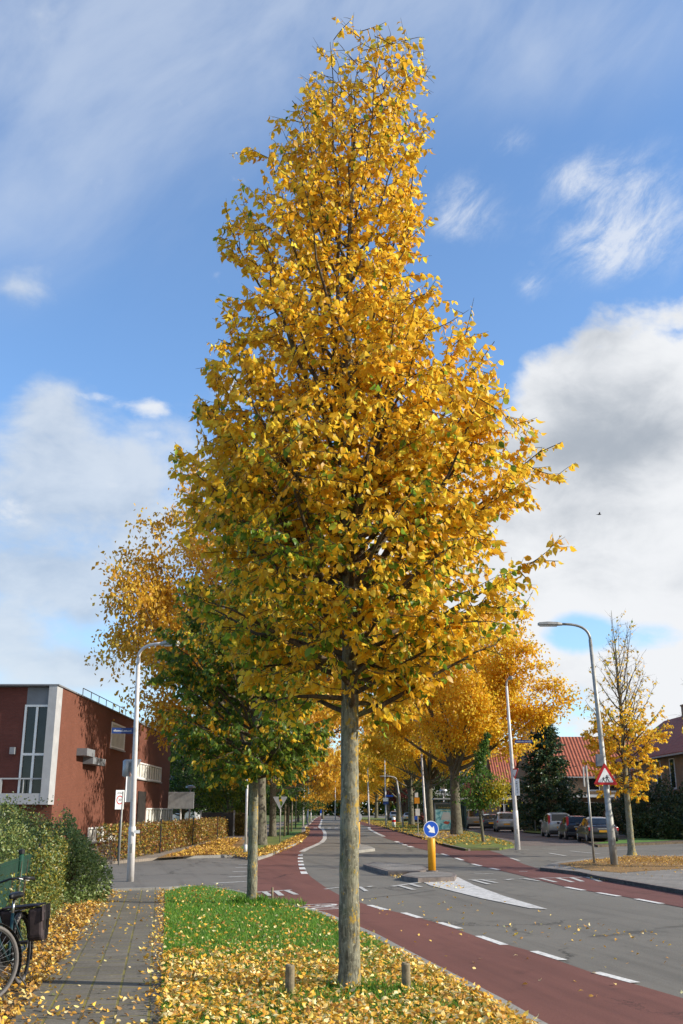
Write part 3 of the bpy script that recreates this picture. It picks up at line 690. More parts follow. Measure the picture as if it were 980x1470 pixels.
house('tan brick terrace with ribbed red tile roof and square chimney behind the conifer', 18.9, 37, 101, 110.5, 5.2, 8.9, 'S', M['housebrick'], M['rooffront'],
      [(1.2, 3.4, 3.6, 4.8, 2), (5.4, 6.5, 3.6, 4.8, 1), (7.4, 9.4, 3.5, 4.8, 2), (11, 13, 3.5, 4.8, 2), (3.8, 6.2, .7, 2.5, 3), (10.8, 13.2, .7, 2.5, 3)], [(19.6, 105.5, 1.3, 1.0), (30, 105.7, 1.3, .8)], ex_mid)
def ex_far(r, w):
    mb = MB(); w.box(mb, .3, 7.0, 3.05, 3.3, .004, 1.1); mb.build('canopy', M['white'], r)
    mb = MB()
    for i in range(5): w.box(mb, .9+i*1.2, 1.0+i*1.2, 0, 3.05, .8, .9)
    mb.build('porch_posts', M['white'], r)
    mb = MB(); w.box(mb, 3.2, 4.2, 0, 2.2, .005, .07); mb.build('door', M['schooldull'], r)
house('orange-red tiled house with white porch, left of the lamp post with yield sign', 20.0, 27.8, 134, 143, 5.4, 9.6, 'S', M['housebrick'], M['rooffront'],
      [(1.4, 4.4, 3.5, 5.1, 3), (5.2, 7, 3.5, 5.1, 2), (.5, 2.8, .6, 2.5, 3), (4.8, 7.2, .6, 2.5, 3)], [(20.4, 138.2, 1.6, 1.3)], ex_far)
house('distant house with a grey slate roof and maroon side, seen past the big elm trunk', 19.5, 28.0, 168, 178, 5.2, 10.0, 'W', M['schooldull'], M['slate'],
      [(1.5, 3.5, 3.2, 4.6, 2), (5.5, 8, 3.2, 4.6, 2)], [(22, 173, .9, .8)])
house('distant brown house with white balcony edge between the elm trunks', 14.0, 24.0, 190, 204, 8.5, 11, 'S', M['housebrick'], M['slate'],
      [(.6, 4.4, 5.4, 7.2, 3), (5.4, 9, 5.4, 7.2, 3), (.6, 4.4, 1, 3.2, 3), (5.4, 9, 1, 3.2, 3)], [], lambda r, w: [w.box(mb := MB(), 0, 10, 4.3, 5.2, .01, 1.2), mb.build('balcony', M['white'], r)])
def flats():
    r = thing('apartment_building', (0, 0, 0), 'distant grey block of flats with balcony bands beside the school roof', 'building')
    Yf = 165; xa = atY(205, 1100, Yf).x; xb = atY(263, 1100, Yf).x; xc = atY(284, 1100, Yf).x
    w = Wall((xa, Yf), (xb, Yf)); H = atY(250, 1042, Yf).z
    mb = MB(); mb.box(xa, xb, Yf, Yf+12, -.1, H); mb.build('wall', M['greypanel'], r)
    mb = MB(); mb.box(xb+.003, xc, Yf-1.5, Yf+12, -.1, H-2.6); mb.build('stair_tower', M['concrete'], r)
    mb = MB(); mb.box(xa-.4, xb-.02, Yf-1.7, Yf+12.3, H, H+.4); mb.build('roof', M['concrete'], r)
    n = 5
    for i in range(n):
        z = H*(i+.05)/n
        w.window(r, .4, w.L-.3, z+1.0, z+2.7, 5, 1, 'white', 'glass', .12, False)
        mb = MB(); w.box(mb, 0, w.L-.05, z, z+.95, .02, 1.4); mb.build('balcony', M['signblue'] if i == 2 else M['concrete'], r)
    settle(r, (xa, Yf, 0))
flats()

# ------------------------------------------------------------------ trees
def lerp_rows(rows, z, k):
    if z <= rows[0][0]: return rows[0][k]
    for a, b in zip(rows, rows[1:]):
        if z <= b[0]: return a[k]+(b[k]-a[k])*(z-a[0])/(b[0]-a[0])
    return rows[-1][k]
def profile_tree(name, base, prof, label, group, trunk_r, zlo, ztop, nprim, step, lsize, colf, keepf=None, forkz=None, seed=3, lean=(0, 0), low_reach=1.0, sec_den=7.0, barkm='bark', k0=.80, inner=.6, gpal=GRN, extra=()):
    rnd = random.Random(seed); base = Vector(base)
    X0 = base.x; Yd = base.y
    rows = sorted((atY(490, py, Yd).z, X0-atY(xl, py, Yd).x, atY(xr, py, Yd).x-X0) for py, xl, xr in prof)
    def RR(z, az):
        rl, rr = lerp_rows(rows, z, 1), lerp_rows(rows, z, 2); c = math.cos(az)
        k = max(-1, min(1, c*1.7)); return max(.05, ((rl+rr)/2+(rr-rl)/2*k)*min(1.07, 1/max(.2, abs(c))))
    def tc(z):
        t = z/ztop; return Vector((lean[0]*t+.045*math.sin(z*.9+seed)*t, lean[1]*t+.04*math.sin(z*1.3)*t, z))
    def tr(z):
        t = z/ztop
        for (a, ra), (b, rb) in zip(trunk_r, trunk_r[1:]):
            if t <= b: return ra+(rb-ra)*(t-a)/(b-a)
        return trunk_r[-1][1]
    root = thing(name, base, label, 'tree', group)
    tm = MB(); zs = [-.06, 0, .05, .12, .25]+[.25+(ztop-.25)*i/40 for i in range(1, 41)]
    zs = sorted(zs+[.4+.11*i for i in range(26)])
    rr_ = [tr(max(0, z))*(1+.035*rnd.uniform(-1, 1)) for z in zs]
    rr_[0:4] = [tr(0)*1.48, tr(0)*1.34, tr(0)*1.17, tr(0)*1.06]
    tm.tube([tc(z) for z in zs], rr_, 22)
    for vi, v_ in enumerate(tm.v):
        c_ = tc(max(0, v_[2])); o_ = Vector(v_)-c_; o_.z = 0; q = Vector((v_[0]*5+seed, v_[1]*5, v_[2]*1.6)); k_ = 1+.075*mnoise.noise(q)+.05*mnoise.noise(Vector((v_[0]*14, v_[1]*14+seed, v_[2]*6)))
        tm.v[vi] = (c_.x+o_.x*k_, c_.y+o_.y*k_, v_[2])
    tm.build('trunk', M[barkm], root, smooth=True)
    bm_ = MB(); P, D, Sz, G = [], [], [], []
    def leafy(p0, d0, L, dens, green, n=4, rad=.006):
        pts = [p0]; d = d0.normalized()
        for i in range(n):
            d = (d+Vector((rnd.gauss(0, .12), rnd.gauss(0, .12), rnd.gauss(.03, .10)))).normalized(); pts.append(pts[-1]+d*(L/n))
        return pts
    def inside(p, slack):
        if p.z > rows[-1][0]+slack: return False
        az = math.atan2(p.y, p.x); h = math.hypot(p.x, p.y)
        return h <= RR(p.z, az)*1.02+slack
    def put(pts, green, start=.1):
        L = sum((b-a).length for a, b in zip(pts, pts[1:])); n = max(1, int(L/step))
        for i in range(n):
            f = start+(1-start)*(i+rnd.random()*.8)/n; g = f*(len(pts)-1); j = min(int(g), len(pts)-2); q = g-j
            p = pts[j].lerp(pts[j+1], q); d = (pts[j+1]-pts[j]).normalized()
            if not inside(p, -.03+.10*rnd.random()): continue
            if keepf and rnd.random() > keepf(p): continue
            s = 1 if i % 2 else -1; sd = d.cross(Vector((0, 0, 1)));
            dv = d*.35+sd*s*.55+Vector((rnd.gauss(0, .25), rnd.gauss(0, .25), -.75+rnd.gauss(0, .25)))
            P.append(p); D.append(dv); Sz.append(lsize*rnd.uniform(.58, 1.28)); G.append(green)
    stems = [(tc, tr, zlo, ztop)]
    zz = np.linspace(zlo, ztop*.95, 200); wt = np.array([(RR(float(z)+.35, 0)+RR(float(z)+.35, math.pi))**1.25*(2.3 if z < zlo+.13*(ztop-zlo) else 1.3 if z < zlo+.32*(ztop-zlo) else .75)+.25 for z in zz]); cw = np.cumsum(wt)/wt.sum()
    for i in range(nprim+len(extra)):
        z0 = float(np.interp((i+.5)/nprim, cw, zz)) if i < nprim else extra[i-nprim][0]; f = (z0-zlo)/(ztop*.95-zlo); az = i*2.39996+rnd.uniform(-.35, .35) if i < nprim else extra[i-nprim][1]
        up = k0+rnd.uniform(-.22, .3)+1.9*f**1.3; r = 1.0
        for _ in range(6):
            zt = min(z0+r*up, ztop*1.0); r = RR(zt, az)*rnd.uniform(.86, .99)
        zt = z0+min(r*up, (ztop-z0)*.97)
        if f < .11:
            zt = max(zlo-.30, z0+r*rnd.uniform(-.25, .62))
            for _ in range(4): r = RR(zt, az)*rnd.uniform(.86, .99); zt = max(zlo-.35, min(zt, z0+.65*r))
        b0 = tc(z0); hd = Vector((math.cos(az), math.sin(az), 0)); pts = []
        bow = rnd.uniform(-.12, .12)*r
        for k in range(9):
            t = k/8; h = r*(t**.85); pts.append(b0+hd*h+Vector((-hd.y, hd.x, 0))*bow*math.sin(t*3)+Vector((rnd.gauss(0, .03)*t, rnd.gauss(0, .03)*t, (zt-z0)*(t**1.15)+.05*r*math.sin(t*3.1))))
        while len(pts) > 5 and not inside(pts[-1], -.02): pts.pop()
        m_ = len(pts); pts = [pts[min(int(k*(m_-1)/8), m_-2)].lerp(pts[min(int(k*(m_-1)/8), m_-2)+1], k*(m_-1)/8-min(int(k*(m_-1)/8), m_-2)) for k in range(9)]
        r0 = max(.010, min(.032, tr(z0)*.46)); bm_.tube(pts, [r0*(1-.88*k/8) for k in range(9)], 6, False)
        Lp = sum((b-a).length for a, b in zip(pts, pts[1:])); ns = max(4, int(Lp*sec_den))
        for q in range(ns):
            t = .16+.84*(q+rnd.random())/ns; t = min(t, .995); g = t*8; j = min(int(g), 7); p = pts[j].lerp(pts[j+1], g-j); dt = (pts[j+1]-pts[j]).normalized()
            sd = Vector((-hd.y, hd.x, 0))*(1 if q % 2 else -1)
            d = dt*rnd.uniform(.35, .8)+sd*rnd.uniform(.3, 1.0)+Vector((0, 0, rnd.uniform(-.6, .5)-(.35 if f < .3 else 0)))
            L = rnd.uniform(.30, .66)*(1.15-.5*t)*min(1.7, .55+r*.5)
            green = colf(p, rnd); s = leafy(p, d, L, 1, green)
            if not inside(p, .04): continue
            if not inside(s[-1], .10): s = [p, p.lerp(s[2], .5), p.lerp(s[2], .9)]
            bm_.tube(s, [.007, .006, .005, .004, .002][:len(s)], 3, False); put(s, green, .15)
            if len(s) < 5: continue
            for w in range(rnd.randint(2, 4)):
                g2 = rnd.uniform(.2, .95)*4; j2 = min(int(g2), 3); p2 = s[j2].lerp(s[j2+1], g2-j2)
                d2 = (s[j2+1]-s[j2]).normalized()*.7+Vector((rnd.gauss(0, .55), rnd.gauss(0, .55), rnd.gauss(.05, .4)))
                s2 = leafy(p2, d2, rnd.uniform(.14, .34), 1, green, 2)
                if not inside(s2[-1], .08): continue
                bm_.tube(s2, [.004, .003, .0015], 3, False); put(s2, green, .1)
        put(pts[5:], colf(pts[-1], rnd), .2)
    for i in range(int(nprim*inner)):          # short shoots close to the trunk
        z0 = zlo+.25+(ztop*.8-zlo)*rnd.random(); a = rnd.uniform(0, 6.283); b0 = tc(z0); green = colf(b0, rnd)
        s = leafy(b0, Vector((math.cos(a), math.sin(a), rnd.uniform(-.3, .7))), rnd.uniform(.25, .6), 1, green); bm_.tube(s, [.007, .006, .005, .004, .002], 3, False); put(s, green, .2)
    # extra forked leaders high in the crown
    for k in range(forkz or 0):
        z0 = ztop*rnd.uniform(.46, .72); az = k*2.1+rnd.uniform(0, .6); hd = Vector((math.cos(az), math.sin(az), 0)); b0 = tc(z0); zt = ztop*rnd.uniform(.93, 1.0); r = RR(zt*.97, az)*.8
        pts = [b0+hd*(.08+r*t**.8)*(1 if t else .2)+Vector((rnd.gauss(0, .02), rnd.gauss(0, .02), (zt-z0)*t)) for t in [i/9 for i in range(10)]]
        bm_.tube(pts, [.030*(1-.9*i/9) for i in range(10)], 6, False)
        for q in range(18):
            g = (1+7.9*q/18); j = min(int(g), 8); p = pts[j].lerp(pts[j+1], g-j)
            d = Vector((rnd.gauss(0, .5), rnd.gauss(0, .5), rnd.uniform(.2, 1.0))); s = leafy(p, d, rnd.uniform(.25, .6), 1, 0); bm_.tube(s, [.006, .005, .004, .003, .0015], 3, False); put(s, colf(p, rnd), .15)
    bm_.build('branches', M['twig'], root, smooth=True)
    G = np.array(G); n = len(P); c = pick(YEL, n)
    gm = RNG.random(n) < G; c[gm] = pick(gpal, int(gm.sum()))
    leaf_cloud('crown', P, D, Sz, c, M['leaf'], root)
    return root, n
tree_base = at(501, 1421)
PROF = [(50, 494, 506), (70, 440, 520), (85, 428, 600), (110, 428, 618), (150, 422, 630), (185, 412, 622), (200, 392, 620), (250, 345, 614), (300, 332, 602), (335, 318, 634), (370, 326, 606), (400, 324, 600), (440, 326, 655), (480, 328, 690), (520, 312, 700), (550, 298, 706), (590, 276, 706), (630, 292, 735), (660, 296, 822), (690, 236, 822), (730, 246, 824), (770, 264, 814), (810, 262, 795), (850, 262, 762), (900, 300, 740), (940, 320, 690), (980, 345, 620), (1020, 372, 606), (1060, 405, 588), (1090, 450, 545)]
def main_col(p, rnd):
    z = p.z
    g = .02 if z > 6 else (.02+.20*clampf((6-z)/2.0, 0, 1))
    if p.x < -.3 and z < 5: g += .10
    return min(.85, g*rnd.choice((.1, .3, .6, 1.0, 3.2)))
_, n1 = profile_tree('yellow_elm', tree_base, PROF, 'tall golden-yellow young tree in the leaf-covered verge, lichened trunk, nearest of all', None, [(0, .113), (.1, .102), (.27, .094), (.45, .085), (.6, .062), (.8, .032), (1.0, .006)], 2.72, atY(500, 97, tree_base.y).z, 112, .044, .088, main_col,
    keepf=lambda p: 1.0 if p.z < 9.6 else max(.22, 1-(p.z-9.6)*.34), forkz=5, seed=5, lean=(.03, .1), extra=[(3.25, .15), (3.4, -.55), (3.55, .6), (3.8, -.2), (4.1, .35), (4.4, -.45), (4.7, .1), (3.1, -.1), (3.3, 3.0), (3.7, 3.6), (4.1, 2.7), (4.5, 3.3)])
t2 = at(361, 1297)
PROF2 = [(618, 377, 381), (650, 362, 396), (690, 342, 412), (740, 318, 428), (790, 296, 440), (840, 270, 452), (880, 248, 462), (920, 226, 472), (960, 214, 478), (1000, 222, 478), (1040, 238, 476), (1080, 250, 468), (1110, 268, 448), (1135, 300, 420)]
def col2(p, rnd):
    g = clampf((7.4-p.z)/3.4-p.x*.22, .04, .92)
    return g if rnd.random() < .8 else g*.3
_, n2 = profile_tree('yellow_elm', t2, PROF2, 'second young tree of the row, dark green below and yellow at its tip', None, [(0, .105), (.1, .098), (.27, .09), (.45, .075), (.7, .04), (1.0, .008)], 2.35, atY(379, 620, t2.y).z, 92, .048, .110, col2, gpal=np.array([(.10, .18, .022), (.14, .22, .026), (.07, .13, .018), (.16, .24, .024), (.26, .31, .028)]), seed=9, forkz=2, sec_den=6.0)
tR = at(907, 1227)
PROFR = [(872, 893, 906), (900, 880, 914), (940, 855, 925), (980, 842, 940), (1020, 838, 948), (1050, 838, 962), (1080, 840, 958), (1110, 846, 946), (1135, 858, 930)]
_, n3 = profile_tree('yellow_elm', tR, PROFR, 'half-bare young tree behind the warning sign pole, bare twigs above yellow leaves', None, [(0, .16), (.1, .13), (.3, .115), (.5, .08), (.8, .03), (1.0, .006)], 2.5, atY(900, 876, tR.y).z, 60, .036, .125, lambda p, r: .05, keepf=lambda p: clampf((6.3-p.z)/2.2, .05, 1.0), seed=21, forkz=4, sec_den=4.5, inner=.3)
_, n4 = profile_tree('yellow_elm', (13.6, 33.5, 0), [(820, 0, 0), (900, 1030, 1080), (980, 980, 1160), (1050, 970, 1160), (1120, 1000, 1140)][1:], 'mostly bare young tree at the right edge with only a few leaves reaching in', None, [(0, .15), (.3, .11), (.6, .06), (1.0, .008)], 2.6, 9.0, 34, .1, .17, lambda p, r: .05, keepf=lambda p: clampf((5.0-p.z)/1.6, .10, .7), seed=33, forkz=3, sec_den=3.5)
print('LEAVES', n1, n2, n3, n4)

def elm(name, label, H, rad, z0, nl, seed, pal, lsz, nleaf, thick=.40, group=None, flat=.55, fork=.22, barkm='elmbark', gmix=0):
    """broad tree: short trunk, rising limbs, clumped leaves; built at the origin."""
    rnd = random.Random(seed); rg = np.random.default_rng(seed)
    root = thing(name, (0, 0, 0), label, 'tree', group); zf = H*fork
    tm = MB(); tm.tube([(0, 0, -.1), (0, 0, .15), (.02, 0, .8), (.05*rnd.uniform(-1, 1), .05, zf*.6), (0, .05, zf), (.1, 0, zf+H*.12), (.15, .1, H*.55)], [thick*1.35, thick*1.15, thick, thick*.88, thick*.85, thick*.5, thick*.2], 12)
    ends = []
    for i in range(nl):
        az = i*2.39996+rnd.uniform(-.4, .4); e = rnd.uniform(.0, 1.0)**.8
        cz = z0+(H-z0)*(.12+.86*e); rr = rad*math.sqrt(max(.05, 1-((cz-(z0+(H-z0)*.38))/((H-z0)*.66))**2))*rnd.uniform(.78, 1.06)
        tgt = Vector((math.cos(az)*rr, math.sin(az)*rr, cz)); s0 = Vector((0, .05, zf*rnd.uniform(.82, 1.35)))
        pts = []
        for k in range(8):
            t = k/7; b = s0.lerp(tgt, t); b.z = s0.z+(cz-s0.z)*(t**.8 if e > .3 else t**1.3); pts.append(b+Vector((rnd.gauss(0, .12)*t*rad*.12, rnd.gauss(0, .12)*t*rad*.12, rnd.gauss(0, .08)*t)))
        r0 = thick*rnd.uniform(.28, .46); tm.tube(pts, [r0*(1-.88*k/7) for k in range(8)], 6, False)
        for q in range(9):
            t = .34+.66*(q+rnd.random())/9; g = min(t, .99)*7; j = int(g); p = pts[j].lerp(pts[min(j+1, 7)], g-j); dt = (pts[min(j+1, 7)]-pts[j]).normalized()
            L = rad*rnd.uniform(.16, .36)*(1.25-.6*t); d = (dt*.6+Vector((rnd.gauss(0, .6), rnd.gauss(0, .6), rnd.gauss(.25, .45)))).normalized()
            e1 = p+d*L; m1 = p.lerp(e1, .5)+Vector((0, 0, L*.06)); tm.tube([p, m1, e1], [r0*.22, r0*.14, .01], 4, False); ends += [m1, e1]
            for w in range(4):
                d2 = (d*.5+Vector((rnd.gauss(0, .7), rnd.gauss(0, .7), rnd.gauss(.1, .5)))).normalized(); b2 = m1.lerp(e1, rnd.random()); e2 = b2+d2*L*.6; tm.tube([b2, e2], [r0*.09, .006], 3, False); ends += [e2, b2.lerp(e2, .5)]
        ends.append(pts[-1])
    tm.build('trunk', M[barkm], root, smooth=True)
    E_ = np.array([tuple(e) for e in ends]); k = rg.integers(0, len(E_), nleaf); sg = rad*.06
    P = E_[k]+rg.normal(0, 1, (nleaf, 3))*np.array([sg, sg, sg*flat]); P = P[P[:, 2] > z0*.8]; n = len(P)
    D = rg.normal(0, .6, (n, 3))+np.array([0, 0, -.45]); tone = rg.random(len(E_))[k[:n]]
    c = pal[rg.integers(0, len(pal), n)]*(1+rg.normal(0, .15, (n, 1)))
    if gmix: g = tone < gmix; c[g] = DGR[rg.integers(0, 4, int(g.sum()))]
    leaf_cloud('crown', P, D, lsz*rg.uniform(.6, 1.25, n), np.clip(c, .004, .9), M['leaf'], root, 'chip')
    return root
GE = 'tall golden elms lining the road'
eA = elm('elm_tree', 'big golden elm on the right verge beside the bus shelter, spreading limbs', 18.5, 7.6, 6.6, 21, 41, YEL*1.0, .25, 60000, .42, GE)
bR = at(655, 1198); eA.location = bR
eB = elm('elm_tree', 'big brownish-gold elm left of the road, its crown rising over the school roof', 19.0, 8.8, 3.5, 30, 57, GOLD, .26, 64000, .36, GE)
bL = at(373, 1213); eB.location = bL; eB.rotation_euler = (0, 0, 1.5); eB.scale = (.92, .92, 1.10)
dup(eB, at(391, 1201), 2.2, 'thick dark elm just right of the paler elm trunk on the left verge', scale=(.70, .70, .86))
for (px, Y, rz, s_, lb) in ((617, 100, 1.0, .92, 'golden elm standing just behind the tall white pole and orange bus stop sign'), (590, 128, 2.1, .90, 'golden elm with straight dark trunk left of the orange bus stop sign'),
                            (572, 156, 3.0, .92, 'golden elm trunk beside the small red and white bollard'), (557, 190, 4.0, .92, 'golden elm with forked trunk on the far right verge, beside the leaning far pole'), (540, 235, 5.0, .95, 'farthest golden elm on the right side of the road')):
    p = atY(px, 1163, Y); dup(eA, (p.x, Y, 0), rz, lb, scale=s_)
for (px, Y, rz, s_, lb) in ((441, 150, .9, .62, 'small golden elm on the left verge beside two far lamp posts'), (463, 230, 4.4, .8, 'orange-gold elm closing the view at the far end of the road'),
                            (492, 290, 2.4, .95, 'distant gold tree straight behind the nearest trunk'), (515, 330, 5.4, .95, 'distant gold tree seen just right of the nearest trunk')):
    p = atY(px, 1163, Y); dup(eB, (p.x, Y, 0), rz, lb, scale=s_)
# green and mixed trees behind
gA = elm('broadleaf_tree', 'dark green bushy tree beside the end of the school wall', 9.5, 4.6, 1.2, 18, 71, DGR, .26, 9000, .22, 'dark green trees behind the hedge', .9, .16)
gA.location = atY(262, 1163, 88).to_2d().to_3d()
for (px, Y, rz, s_, lb) in ((300, 96, 1.2, 1.0, 'dark green tree in the middle of the gap between the school and the road'), (335, 110, 2.4, 1.15, 'dark green tree over the tan fence end'), (232, 120, 3.3, 1.1, 'dark green tree partly behind the far school corner'),
                            (412, 118, 4.1, .8, 'dark green tree behind the left verge trunks and lamp posts'), (428, 165, .4, .9, 'smaller dark green tree deep on the left verge'), (375, 140, 5.0, 1.2, 'dark green tree behind the two thick elm trunks'), (600, 190, 1.9, 1.0, 'dark green tree between the elms on the right, near the leaning pole'), (640, 122, 2.2, .8, 'dark green tree behind the bus shelter')):
    p = atY(px, 1163, Y); dup(gA, (p.x, Y, 0), rz, lb, scale=s_)
yb = elm('broadleaf_tree', 'yellow-green bushy small tree behind the dark gate', 5.6, 2.6, .8, 14, 77, np.array([(.20, .24, .02), (.30, .28, .02), (.12, .18, .02)]), .22, 5000, .12, 'dark green trees behind the hedge', .9, .16)
p = atY(330, 1163, 82); yb.location = (p.x, 82, 0)
rb = elm('broadleaf_tree', 'dark red-leaved tree between the distant elms on the right', 7, 3.4, 1.2, 14, 79, np.array([(.12, .02, .02), (.17, .035, .025), (.08, .015, .015)]), .26, 5000, .16, None, .9, .16)
p = atY(582, 1163, 175); rb.location = (p.x, 175, 0)
# far wood closing the horizon
def far_wood():
    n = 26000; rg = np.random.default_rng(5)
    az = rg.uniform(-.62, .52, n); d = rg.uniform(360, 395, n); lump = .6+.4*np.sin(az*43)*np.sin(az*17+1)+.25*np.sin(az*97)
    z = rg.random(n)**.8*(9+5*lump)
    P = np.stack([np.sin(az)*d, np.cos(az)*d, z], 1); c = pick(DGR, n, .25)*1.1; k = rg.random(n) < .18; c[k] = pick(GOLD, int(k.sum()))*.7
    o = leaf_cloud('far_wood', P, rg.normal(size=(n, 3)), rg.uniform(1.6, 3.4, n), c, M['leafg'], None, 'chip')
    tag(o, 'dark mass of far trees along the horizon', 'woodland', None, 'stuff')
far_wood()
def conifer():
    p = atY(787, 1163, 92); r = thing('conifer_tree', (p.x, 92, 0), 'dark blue-green conifer in front of the red-roofed terrace', 'tree')
    rnd = random.Random(3); H = 10.2; tb = MB(); tb.tube([(0, 0, -.1), (0, 0, 3), (0, 0, H)], [.2, .14, .02], 8); P = []; D = []
    for i in range(190):
        f = (i/190)**.9; z = .9+(H-1.0)*f; L = (3.3*(1-f)**.75+.25)*rnd.uniform(.65, 1.1)*(1 if f > .08 else .8); az = i*2.39996+rnd.uniform(-.3, .3)
        tip = Vector((math.cos(az)*L, math.sin(az)*L, z-.1*L+rnd.uniform(-.1, .5))); o = Vector((0, 0, z)); tb.tube([o, o.lerp(tip, .5)+Vector((0, 0, .1)), tip], [.03, .02, .006], 3, False)
        for k in range(int(40+50*(1-f))):
            t = rnd.uniform(.25, 1.02)
            q = o.lerp(tip, t)+Vector((rnd.gauss(0, .16), rnd.gauss(0, .16), rnd.gauss(-.06, .13))); P.append(q); D.append((tip-o).normalized()+Vector((rnd.gauss(0, .6), rnd.gauss(0, .6), rnd.gauss(-.2, .4))))
    tb.build('trunk', M['elmbark'], r); n = len(P)
    leaf_cloud('crown', P, D, RNG.uniform(.16, .36, n), pick(np.array([(.022, .058, .028), (.035, .08, .04), (.055, .11, .05), (.10, .12, .03)]), n, .2), M['leafg'], r, 'chip')
conifer()
def slim_tree():
    b = at(694, 1209); r = thing('young_tree', b, 'slim leaning green tree with a yellow side bough in front of the parked cars', 'tree')
    rnd = random.Random(8); tb = MB(); H = 6.1
    ax = lambda z: Vector((-.26*z/3 if z < 3 else -.26+(z-3)*(.06+.06*(z-3)), 0, z))
    tb.tube([ax(z) for z in (-.1, 0, .8, 1.6, 2.4, 3.2, 4.2, 5.2, H)], [.11, .10, .085, .08, .075, .06, .05, .035, .01], 8); P = []; D = []; C = []
    for i in range(2600):
        z = 1.9+(H-1.9)*rnd.random()**1.2; w = (.95+.3*math.sin(z*3.1) if z < 3.4 else max(.16, .95-(z-3.4)*.34))*rnd.random()**.8*(1+.45*math.sin(z*7+2*math.sin(z*2.3))); a = rnd.uniform(0, 6.283)
        P.append(ax(z)+Vector((math.cos(a)*w, math.sin(a)*w, rnd.gauss(0, .1)))); D.append(Vector((rnd.gauss(0, .5), rnd.gauss(0, .5), -.6))); C.append(0)
    for i in range(1300):
        t = rnd.random(); P.append(Vector((.1+1.3*t+rnd.gauss(0, .28), rnd.gauss(0, .4), 2.5+.55*t+rnd.gauss(0, .36)))); D.append(Vector((rnd.gauss(0, .5), rnd.gauss(0, .5), -.6))); C.append(1)
    for k in range(16):
        z = 1.8+k*.25; a = k*2.4; tb.tube([ax(z), ax(z+.4)+Vector((math.cos(a)*.9*(1-k/22), math.sin(a)*.9*(1-k/22), .2))], [.03, .008], 4, False)
    tb.build('trunk', M['elmbark'], r); C = np.array(C); c = pick(np.array([(.05, .13, .02), (.08, .18, .03), (.13, .22, .03)]), len(P)); c[C == 1] = pick(np.array([(.40, .34, .02), (.30, .28, .02), (.5, .36, .02)]), int(C.sum()))
    leaf_cloud('crown', P, D, RNG.uniform(.10, .2, len(P)), c, M['leaf'], r, 'chip')
slim_tree()

# ------------------------------------------------------------------ shrubs and hedges
def bush(name, label, c, rx, ry, h, n, pal, lsz, group=None, seed=1, cat='shrub', lump=.22):
    r = thing(name, (c[0], c[1], 0), label, cat, group); rg = np.random.default_rng(seed)
    u = unit(rg.normal(size=(n, 3))); u[:, 2] = np.abs(u[:, 2])
    l = 1+lump*(np.sin(u[:, 0]*6+seed)*np.sin(u[:, 1]*5+2*seed)+.6*np.sin(u[:, 2]*9+u[:, 0]*7+seed)); q = l*rg.uniform(.62, 1.0, n)**.5
    P = u*q[:, None]*np.array([rx, ry, h]); D = u+rg.normal(0, .7, (n, 3))+np.array([0, 0, -.2])
    leaf_cloud('foliage', P, D, lsz*rg.uniform(.6, 1.3, n), pick(pal, n, .2), M['leafg'], r, 'chip', Nrm=u+rg.normal(0, .5, (n, 3)))
    mb = MB()
    for k in range(14):
        a = k*2.4; mb.tube([(0.1*math.cos(a), .1*math.sin(a), -.02), (rx*.4*math.cos(a), ry*.4*math.sin(a), h*.5), (rx*.72*math.cos(a), ry*.72*math.sin(a), h*(.6+.25*((k*7) % 5)/5))], [.03, .02, .006], 4, False)
    mb.build('stem', M['twig'], r); return r
def hedge(name, label, path, w, h, n, pal, lsz, seed=1, hvar=.08, spikes=0, group=None, cat='hedge', hf=None):
    rg = np.random.default_rng(seed); pts = [Vector((p[0], p[1], 0)) for p in path]; seg = [(b-a).length for a, b in zip(pts, pts[1:])]; T = sum(seg)
    r = thing(name, pts[0], label, cat, group); s = rg.random(n)*T; P = np.zeros((n, 3)); N = np.zeros((n, 3)); acc = 0
    side = rg.random(n); 
    for (a, b), L in zip(zip(pts, pts[1:]), seg):
        k = (s >= acc) & (s < acc+L); t = (s[k]-acc)/L; d = (b-a).normalized(); nn = Vector((d.y, -d.x, 0)); m = int(k.sum())
        hh = h+hvar*np.sin(s[k]*2.1+seed)+hvar*.7*np.sin(s[k]*5.3)
        if hf: hh = hh*np.array([hf(v/T) for v in s[k]])
        which = side[k]; off = np.where(which < .42, .5, np.where(which < .70, -.5, 0))*w; off = np.where(which >= .70, rg.uniform(-.5, .5, m)*w, off+rg.normal(0, .07*w+.02, m))
        z = np.where(which >= .70, hh+rg.normal(0, .05, m), rg.random(m)*hh)
        if spikes: z = np.where(which > 1-spikes, hh+rg.random(m)**2*.55, z)
        P[k] = np.stack([a.x+(b.x-a.x)*t+nn.x*off, a.y+(b.y-a.y)*t+nn.y*off, z], 1)-np.array([pts[0].x, pts[0].y, 0]); N[k] = np.stack([nn.x*np.sign(off), nn.y*np.sign(off), np.where(which >= .7, 1, .3)], 1); acc += L
    D = rg.normal(0, .7, (n, 3))+np.array([0, 0, -.15])
    leaf_cloud('foliage', P, D, lsz*rg.uniform(.6, 1.3, n), pick(pal, n, .2), M['leafg'], r, 'chip', Nrm=N+rg.normal(0, .6, (n, 3)))
    mb = MB(); o = pts[0]
    for (a, b), L in zip(zip(pts, pts[1:]), seg):
        m = max(2, int(L/.35)); d = (b-a).normalized(); nn = Vector((d.y, -d.x, 0))
        for i in range(m):
            p = a.lerp(b, (i+.5)/m)-o; j = float(rg.uniform(-.3, .3))*w; hk = h*(hf((i+.5)/m) if hf else 1)
            mb.tube([(p.x, p.y, -.02), (p.x+nn.x*j, p.y+nn.y*j, hk*.55), (p.x+nn.x*j*1.3, p.y+nn.y*j*1.3+.1, hk*.97)], [.022, .016, .005], 4, False)
    mb.build('stem', M['twig'], r); return r
